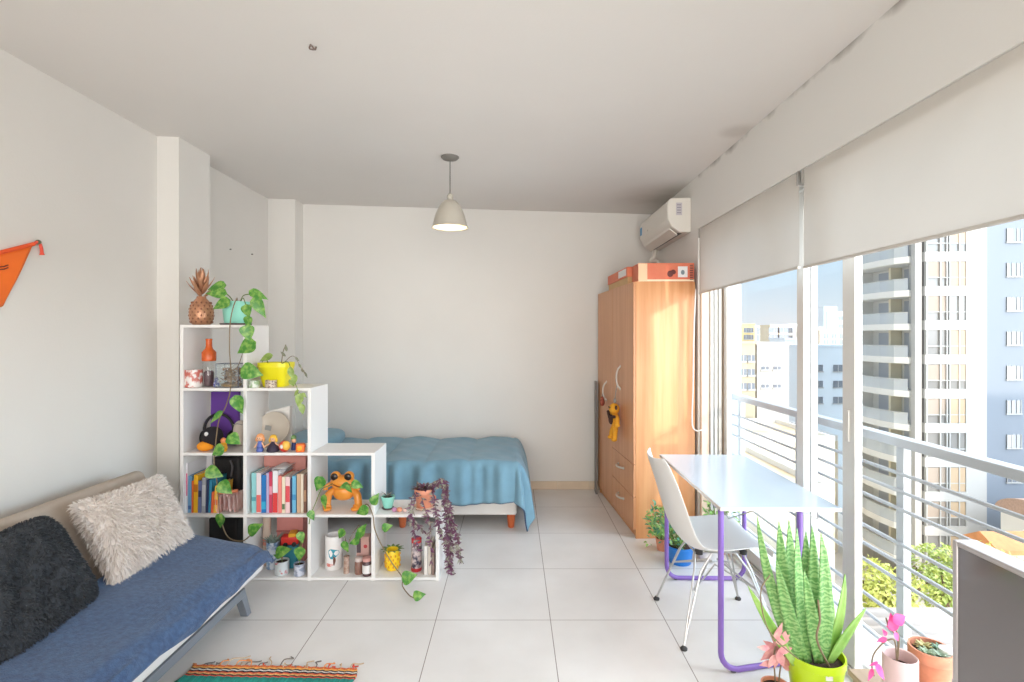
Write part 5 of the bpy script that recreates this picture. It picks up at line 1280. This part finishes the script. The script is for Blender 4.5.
# ------------------------------------------------------------------ outside: ground, tower, houses, trees
GZ = -18.5
struct(MB().box(-40, 420, 4, 420, GZ - 1, GZ).build('ground', mat('street_ground', (196, 188, 176), .9, vary=.15, vscale=.2)))
struct(MB().box(42.2, 70, -16, -2, GZ, .35).build('added_building', mat('added_building_render', (200, 198, 194), .8)))  # building out of view, added to cast shade on the lower tower
M_tw = mat('tower_white', (186, 184, 181), .7); M_tb = mat('tower_balcony', (228, 226, 222), .7); M_tg = mat('tower_grey', (130, 138, 149), .75)  # balcony white lightened so the tower's shaded side reads bright
M_win = mat('window_dark', (120, 128, 138), .15, spec=.9); M_winb = mat('balcony_window', (186, 190, 200), .2, spec=.8); M_tan = mat('tan_blind', (188, 164, 136), .7); M_winl = mat('window_light', (132, 130, 128), .2, spec=.8)  # balcony panes lightened to lift the shaded recesses
M_fgl = mat('far_frame', (180, 180, 178), .5); M_recess = mat('recess_wall', (206, 198, 190), .8)
tw = thing('apartment_tower', 'tall white apartment tower with stacked balconies and a grey side wing', 'building', (33.5, 42, GZ))
def tb_(poly, z0, z1, nm, m, par=None):
    q = MB(); q.prism([(x - 33.5, y - 42) for x, y in poly], 'z', z0 - GZ, z1 - GZ); return q.build(nm, m, par or tw)
tb_([(31.3, 40.3), (36.72, 40.3), (36.72, 50), (32.6, 50), (32.6, 41.1), (31.3, 41.1)], GZ, 18, 'main_block', M_tw)
tb_([(30.9, 39.95), (31.42, 39.95), (31.42, 40.35), (30.9, 40.35)], GZ, 18, 'corner_pillar', M_tw)
tb_([(36.72, 40.9), (47, 40.9), (47, 52), (36.72, 52)], GZ, 17, 'grey_wing', M_tg)
tb_([(31.2, 47), (32.6, 47), (32.6, 47.5), (31.2, 47.5)], GZ, 18, 'rear_fin', M_tb)
PT = 2.62
for k in range(-8, 5):
    zc_ = 4.99 + PT * k
    if zc_ + 2 < GZ: continue
    # curved balcony slab with white front, glass balustrade, recessed wall openings
    bp3 = [(32.6, 41.1), (31.3, 40.35), (30.75, 40.5), (30.25, 41.3), (30.05, 42.6), (30.05, 44.2), (30.3, 45.6), (30.8, 46.6), (31.3, 47), (32.6, 47)]
    sl_ = tb_(bp3, zc_ - .42, zc_ + .08, 'balcony', M_tb)
    tb_([(32.54, 41.1), (32.6, 41.1), (32.6, 47), (32.54, 47)], zc_ + .08, zc_ + PT - .42, 'recess_wall', M_tb)
    gp = bp3[2:9]
    q = MB(); n_ = len(gp); q.add([(x - 33.5, y - 42, z - GZ) for z in (zc_ + .08, zc_ + .95) for x, y in gp], [(i, i + 1, n_ + i + 1, n_ + i) for i in range(n_ - 1)]); q.build('balustrade', glass_mat('balcony_glass', (226, 234, 240), .10, .42), sl_)  # heavy haze in the glass brightens the shaded balconies
    q = MB(); q.tube([(x - 33.5, y - 42, zc_ + .97 - GZ) for x, y in gp], .04, 6); q.build('handrail', M_fgl, sl_)
    q = MB(); q.box(32.50 - 33.5, 32.54 - 33.5, 41.4 - 42, 43.2 - 42, zc_ + .1 - GZ, zc_ + 2.0 - GZ); q.build('window', M_winb, tw)
    q = MB(); q.box(32.50 - 33.5, 32.54 - 33.5, 44.2 - 42, 46.2 - 42, zc_ + .1 - GZ, zc_ + 2.0 - GZ); q.build('window', M_winb, tw)
    q = MB(); q.box(31.6 - 33.5, 32.50 - 33.5, 43.5 - 42, 43.75 - 42, zc_ + .08 - GZ, zc_ + 2.2 - GZ); q.build('partition', mat('cream_partition', (236, 226, 200), .8), tw)
    # bay
    by = [(31.45, 40.3), (31.5, 39.75), (34.7, 39.65), (34.95, 40.3)]
    tb_(by, zc_ - .42, zc_ + .32, 'bay_band', M_tw)
    by2 = [(31.5, 40.3), (31.55, 39.83), (34.62, 39.73), (34.87, 40.3)]
    wn = tb_(by2, zc_ + .32, zc_ - .42 + PT, 'bay_glazing', M_winl)
    q = MB()
    for xm in (31.58, 32.62, 33.12, 33.34, 34.06, 34.6): q.box(xm - .04 - 33.5, xm + .04 - 33.5, 39.66 - 42, 39.9 - 42, zc_ + .32 - GZ, zc_ + PT - .42 - GZ)
    q.box(31.6 - 33.5, 34.6 - 33.5, 39.68 - 42, 39.82 - 42, zc_ + .93 - GZ, zc_ + 1.0 - GZ); q.build('mullions', M_fgl, wn)
    if k % 4 != 3:
        q = MB(); q.box(33.40 - 33.5, 34.54 - 33.5, 39.70 - 42, 39.76 - 42, zc_ + (1.0 if k % 2 else .34) - GZ, zc_ + 2.15 - GZ); q.build('blind', M_tan, wn)
    if k % 3 != 1:
        q = MB(); q.box(31.64 - 33.5, 33.06 - 33.5, 39.74 - 42, 39.82 - 42, zc_ + 1.0 - GZ, zc_ + 2.15 - GZ); q.build('blind', mat('greige_blind', (160, 146, 134), .7), wn)
    for xw in (38.8, 42.6):
        zc2 = 1.32 + PT * 1.03 * k
        if zc2 < GZ + 1: continue
        q = MB(); q.box(xw - 33.5, xw + 1.15 - 33.5, 40.86 - 42, 40.92 - 42, zc2 - .52 - GZ, zc2 + .52 - GZ); w0 = q.build('window', M_win, tw)
        q = MB()
        for xx in (0, .37, .76, 1.11): q.box(xw + xx - 33.5, xw + xx + .05 - 33.5, 40.82 - 42, 40.88 - 42, zc2 - .55 - GZ, zc2 + .52 - GZ)
        q.box(xw - .05 - 33.5, xw + 1.2 - 33.5, 40.80 - 42, 40.88 - 42, zc2 - .62 - GZ, zc2 - .52 - GZ); q.box(xw + .05 - 33.5, xw + .36 - 33.5, 40.84 - 42, 40.87 - 42, zc2 - .5 - GZ, zc2 + .5 - GZ) if k % 2 else None
        q.build('frame', M_fgl, w0)

def pxb(x0, x1, ytop, Y, depth, label, m, name='building', rows=(), cols=(), wm=M_win, ww=1.2, wh=1.2, roof=True, zb=GZ, tilt=0):
    """a block of the town: front at distance Y, seen between pixel columns x0..x1, roof line at pixel row ytop"""
    X0_, X1_ = (x0 - VX) / F * Y, (x1 - VX) / F * Y; zt = EYE - (ytop - VY) / F * Y; cx = (X0_ + X1_) / 2; h_ = (X1_ - X0_) / 2
    r = thing(name, label, 'building', (cx, Y, zb), tilt)
    q = MB(); q.box(-h_, h_, 0, depth, 0, zt - zb); q.build('walls', m, r)
    if roof:
        q = MB(); q.box(-h_ - .08, h_ + .08, -.08, depth + .08, zt - zb, zt - zb + .25); q.build('parapet', m, r)
    for zr in rows:
        for c in cols:
            zw = EYE - (zr - VY) / F * Y - zb; xw = (c - VX) / F * Y - cx
            q = MB(); q.box(xw - ww / 2, xw + ww / 2, -.04, .03, zw - wh / 2, zw + wh / 2); wo = q.build('window', wm, r)
            q = MB(); q.box(xw - ww / 2 - .08, xw + ww / 2 + .08, -.10, -.02, zw - wh / 2 - .12, zw - wh / 2); q.box(xw - .04, xw + .04, -.07, -.03, zw - wh / 2, zw + wh / 2); q.build('frame', M_fgl, wo)
    return r
M_cream = mat('town_cream', (230, 216, 190), .8, vary=.05, vscale=.4); M_twhite = mat('town_white', (232, 230, 226), .8); M_pblue = mat('town_shade_blue', (226, 236, 243), .8); M_yell = mat('town_yellow', (222, 196, 136), .8, vary=.08, vscale=.5)  # pale blue puts the tint of shade into the wall colour
pxb(757, 789, 345, 43, 4, 'white sunlit block with tiny windows below the skyline', mat('sunlit_white', (186, 182, 176), .8), rows=(368, 386), cols=(765, 777), ww=.6, wh=.25)
pxb(785, 803, 340, 66, 4, 'block painted blue as the shaded part of the white sunlit block', M_pblue, rows=(352, 372, 392), cols=(796,), ww=1.2, wh=1.0)  # added block, its blue stands in for shade on the white block
pxb(804, 862, 347, 60, 5, 'block tinted blue for shade, with rows of grey windows right of the window post', M_pblue, rows=(368, 384, 400), cols=(818, 838, 852), ww=1.1, wh=.75)
pxb(735, 755.2, 344, 42.9, 4, 'cream block with small windows at the left of the white block', mat('sunlit_cream', (186, 172, 146), .8), rows=(358, 372, 386), cols=(743, 751), ww=.6, wh=.5)
pxb(742, 755, 325, 108, 4, 'yellowish block on the skyline at its left end', M_yell, rows=(330, 337), cols=(746, 751), ww=1.0, wh=.9)
pxb(755, 776, 327, 112, 4, 'white block with grey windows on the skyline', M_twhite, rows=(331, 338), cols=(759, 764, 769, 773), ww=1.2, wh=1.4)
pxb(770, 787, 326, 100, 4, 'cream and grey block at the middle of the skyline', M_cream, rows=(330, 337, 345), cols=(774, 783), ww=2.0, wh=1.0)
pxb(786, 806, 325, 126, 4, 'pale narrow block on the skyline behind the window post', M_twhite, rows=(330, 338), cols=(790, 800), ww=1.2, wh=1.2)
pxb(806, 824, 328, 120, 4, 'cream house with a terrace on the skyline right of the post', M_cream, rows=(333, 340), cols=(811, 818), ww=1.4, wh=1.2)
pxb(820, 848, 331, 114, 4, 'pale peach house on the skyline left of the big window post', mat('town_peach', (232, 214, 196), .8), rows=(336, 342), cols=(826, 834, 842), ww=1.2, wh=1.0)
ft = pxb(824, 837, 307, 230, 14, 'far bluish glass tower rising above the skyline', mat('far_white', (226, 232, 238), .7), name='glass_tower')
q = MB(); q.box(-2.0, 1.2, -.3, .2, 14, 31); q.build('glass_front', mat('far_glass', (150, 180, 200), .2, spec=.8), ft)
pxb(836, 858, 312, 260, 14, 'far white tower on the skyline at the big window post', mat('far_white', (226, 232, 238), .7), name='far_tower', rows=(318, 326), cols=(841, 848), ww=3, wh=2)
M_roof = mat('roof_screed', (238, 222, 192), .9, rgb2=(226, 196, 146), vscale=.35, thr=(.45, .7))
def lowroof(label, x0, x1, y0, y1, z, par=.35, m=M_roof):
    r = thing('low_building', label, 'building', ((x0 + x1) / 2, y0, GZ)); hx = (x1 - x0) / 2
    q = MB(); q.box(-hx, hx, 0, y1 - y0, 0, z - GZ); q.build('walls', M_cream, r)
    q = MB(); q.box(-hx + .2, hx - .2, .2, y1 - y0 - .2, z - GZ, z - GZ + .04); q.build('roof_deck', m, r)
    q = MB(); H = z - GZ
    q.box(-hx, hx, 0, .2, H, H + par).box(-hx, hx, y1 - y0 - .2, y1 - y0, H, H + par).box(-hx, -hx + .2, .2, y1 - y0 - .2, H, H + par).box(hx - .2, hx, .2, y1 - y0 - .2, H, H + par); q.build('parapet', M_twhite, r)
    return r
lowroof('wide flat cream roof farthest below the balcony rail', 12, 20.3, 32.8, 40, -5.2)
lowroof('flat stained roof in the middle distance below the balcony', 8, 14.4, 23.5, 32.5, -5.6)
rr = lowroof('nearest flat cream roof seen under the desk edge', 4, 9.8, 15.5, 23, -6.4)
q = MB(); q.box(-1.2, .2, 3, 4.6, -6.4 - GZ, -4.9 - GZ); q.build('roof_hut', M_twhite, rr)
lowroof('bluish grey flat roof in front of the block tinted blue for shade', 20.5, 30, 48, 56, -8.2, .5, mat('roof_grey', (196, 204, 212), .9, vary=.1, vscale=.4))
# ribbed white roof
rb_ = thing('ribbed_roof_shed', 'shed with a white corrugated roof below the trees', 'building', (13.2, 13.4, GZ))
q = MB(); q.box(-2.8, 3.4, .1, 4.3, 0, 10.5); q.build('walls', M_twhite, rb_)
def rbf(u, v): return (-2.9 + 6.4 * u, 4.5 * v, 10.64 + .12 * math.sin(v * PI * 2 * 9))
MB().grid(rbf, 2, 160).build('corrugated_roof', mat('corrugated_white', (176, 168, 162), .6), rb_, smooth='full', solid=.02)
# orange roof house, barrel roof
oh = thing('tiled_roof_house', 'low house with an orange roof at the foot of the grey wing', 'building', (28.1, 28.6, GZ))
q = MB(); q.box(-1.4, 1.6, 0, 1.9, 0, 8.0); q.build('walls', M_cream, oh)
q = MB(); q.prism([(-.2, 8.0), (2.1, 8.0), (2.1, 8.25), (.95, 8.9), (-.2, 8.25)], 'x', -1.6, 1.8); q.build('roof', mat('orange_tiles', (196, 134, 90), .8, vary=.15, vscale=2), oh)
for xw in (-.9, .2, 1.1):
    q = MB(); q.box(xw - .25, xw + .25, -.05, .02, 6.6, 7.4); q.build('window', M_win, oh)
bh = thing('barrel_roof_shed', 'shed with a rounded brown roof beside the orange roofed house', 'building', (39.6, 33.6, GZ))
q = MB(); q.box(-3.4, 4, 0, 5, 0, 7.2); q.build('walls', M_twhite, bh)
q = MB(); q.prism([(2.5 - 2.8 * math.cos(PI * i / 14), 7.2 + 1.25 * math.sin(PI * i / 14)) for i in range(15)], 'x', -3.6, 4.2); q.build('barrel_roof', mat('brown_roof', (186, 156, 140), .8, vary=.1), bh, smooth=True)
lowroof('pale street house below the orange roofed house', 24.6, 29.5, 24.5, 28.2, -11.5)
# trees
def tree(label, x, y, ztop, rx, rz, seed, m):
    R = random.Random(seed); r = thing('street_tree', label, 'tree', (x, y, GZ), group='trees below the tower')
    H = ztop - GZ
    q = MB(); q.tube(spline([(0, 0, 0), (.1, .05, H * .3), (0, 0, H - rz * 1.2)], 4), [.22] * 4 + [.18] * 4 + [.12], 8)
    for i in range(5):
        a = i * 1.3; q.tube(spline([(0, 0, H - rz * 2 + .3 * i), (rx * .35 * math.cos(a), rx * .35 * math.sin(a), H - rz * 1.5 + .25 * i), (rx * .7 * math.cos(a), rx * .7 * math.sin(a), H - rz + .2 * i)], 3), .06, 5)
    q.build('trunk', mat('bark', (112, 92, 76), .9), r, smooth=True)
    q = MB(); lobes = [(Vector((R.uniform(-.6, .6) * rx, R.uniform(-.6, .6) * rx, H - rz + R.uniform(-.4, .45) * rz)), R.uniform(.4, .62)) for i in range(9)]
    for i in range(2600):
        c, f = R.choice(lobes); d = Vector((R.gauss(0, 1), R.gauss(0, 1), R.gauss(0, 1))).normalized(); p = c + Vector((d.x * rx * f, d.y * rx * f, d.z * rz * f)) * R.uniform(.75, 1.05)
        q.leaf(p, d + Vector((R.uniform(-.6, .6), R.uniform(-.6, .6), R.uniform(-.8, .3))), (R.uniform(-.4, .4), R.uniform(-.4, .4), 1), R.uniform(.16, .30), R.uniform(.10, .17), n=2, heart=.2)
    q.build('crown', m, r, normals=False)
M_tl = mat('tree_leaf', (176, 186, 92), .6, rgb2=(206, 206, 120), vscale=2); M_tl2 = mat('tree_leaf_green', (140, 164, 84), .6, rgb2=(190, 196, 112), vscale=2)
tree('yellow green street tree nearest the big window post', 17.2, 23.6, -8.6, 1.6, 1.7, 1, M_tl)
tree('bright green street tree seen between the railing posts', 20.0, 24.0, -7.9, 1.7, 1.9, 2, M_tl2)
tree('yellowish street tree beside the shed with the ribbed roof', 22.6, 24.8, -8.3, 1.5, 1.8, 3, M_tl)
# ------------------------------------------------------------------ camera, sky, light
cam = bpy.data.cameras.new('camera'); co = bpy.data.objects.new('camera', cam); C.objects.link(co)
co.location = (0, 0, EYE); co.rotation_euler = (PI / 2, 0, 0)
cam.sensor_width = 36; cam.lens = F / 1024 * 36; cam.shift_x = -1 / 1024; cam.shift_y = -5 / 1024
cam.clip_start = .05; cam.clip_end = 2000
SC.camera = co

SUN = Vector((.17, -.985, math.tan(math.radians(4.5)))).normalized()      # towards the sun
w = bpy.data.worlds.new('sky'); SC.world = w; w.use_nodes = True
nt = w.node_tree; nt.nodes.clear(); L = nt.links
out = nt.nodes.new('ShaderNodeOutputWorld'); bg = nt.nodes.new('ShaderNodeBackground')
tc = nt.nodes.new('ShaderNodeTexCoord'); sp = nt.nodes.new('ShaderNodeSeparateXYZ'); L.new(tc.outputs['Generated'], sp.inputs[0])
rp = nt.nodes.new('ShaderNodeValToRGB'); L.new(sp.outputs[2], rp.inputs['Fac'])
e = rp.color_ramp.elements
e[0].position = 0; e[0].color = (1.10, 1.13, 1.14, 1)
e[1].position = 1; e[1].color = (1.3, 1.35, 1.4, 1)
x = e.new(.40); x.color = (.80, .95, 1.1, 1)
x = e.new(.055); x.color = (.94, 1.08, 1.16, 1)
x = e.new(.15); x.color = (.66, .92, 1.12, 1)
dt = nt.nodes.new('ShaderNodeVectorMath'); dt.operation = 'DOT_PRODUCT'; L.new(tc.outputs['Generated'], dt.inputs[0]); dt.inputs[1].default_value = Vector((.88, -.38, .28)).normalized()
mx = nt.nodes.new('ShaderNodeMapRange'); mx.inputs[1].default_value = .30; mx.inputs[2].default_value = .85; mx.inputs[3].default_value = 1; mx.inputs[4].default_value = 8.0
L.new(dt.outputs['Value'], mx.inputs[0])
L.new(rp.outputs['Color'], bg.inputs[0]); L.new(mx.outputs[0], bg.inputs[1])
L.new(bg.outputs[0], out.inputs[0])

sl = bpy.data.lights.new('sun', 'SUN'); so = bpy.data.objects.new('sun', sl); C.objects.link(so)
sl.energy = 2.8; sl.color = (1, .87, .70); sl.angle = math.radians(1.2)
so.rotation_euler = (-SUN).to_track_quat('-Z', 'Y').to_euler(); so.location = (10, -20, 8)

def area(name, loc, aim, sx, sy, power, col):
    l = bpy.data.lights.new(name, 'AREA'); l.shape = 'RECTANGLE'; l.size = sx; l.size_y = sy; l.energy = power; l.color = col
    o = bpy.data.objects.new(name, l); C.objects.link(o); o.location = loc
    o.rotation_euler = (Vector(aim) - Vector(loc)).to_track_quat('-Z', 'Y').to_euler()
    return o
ra = area('fill_rear', (-.4, -1.75, 1.45), (-.4, 5, 2.3), 3.4, 2.3, 72, (1, .97, .93)); ra.data.spread = math.radians(110)  # added fill lamp behind the camera, the rear wall is solid
area('fill_side', (1.30, -.75, 1.35), (-1.6, 1.4, 1.45), 2.2, 2.3, 26, (1, .975, .945))  # second added fill lamp, in front of solid wall with no window

vs = SC.view_settings
SC.display_settings.display_device = 'sRGB'
vs.view_transform = 'Standard'; vs.look = 'None'; vs.gamma = 1; vs.exposure = -.22; vs.use_curve_mapping = False
SC.cycles.use_denoising = True
SC.cycles.max_bounces = 8; SC.cycles.diffuse_bounces = 5; SC.cycles.transparent_max_bounces = 16
SC.cycles.caustics_reflective = False; SC.cycles.caustics_refractive = False
SC.cycles.sample_clamp_indirect = 6
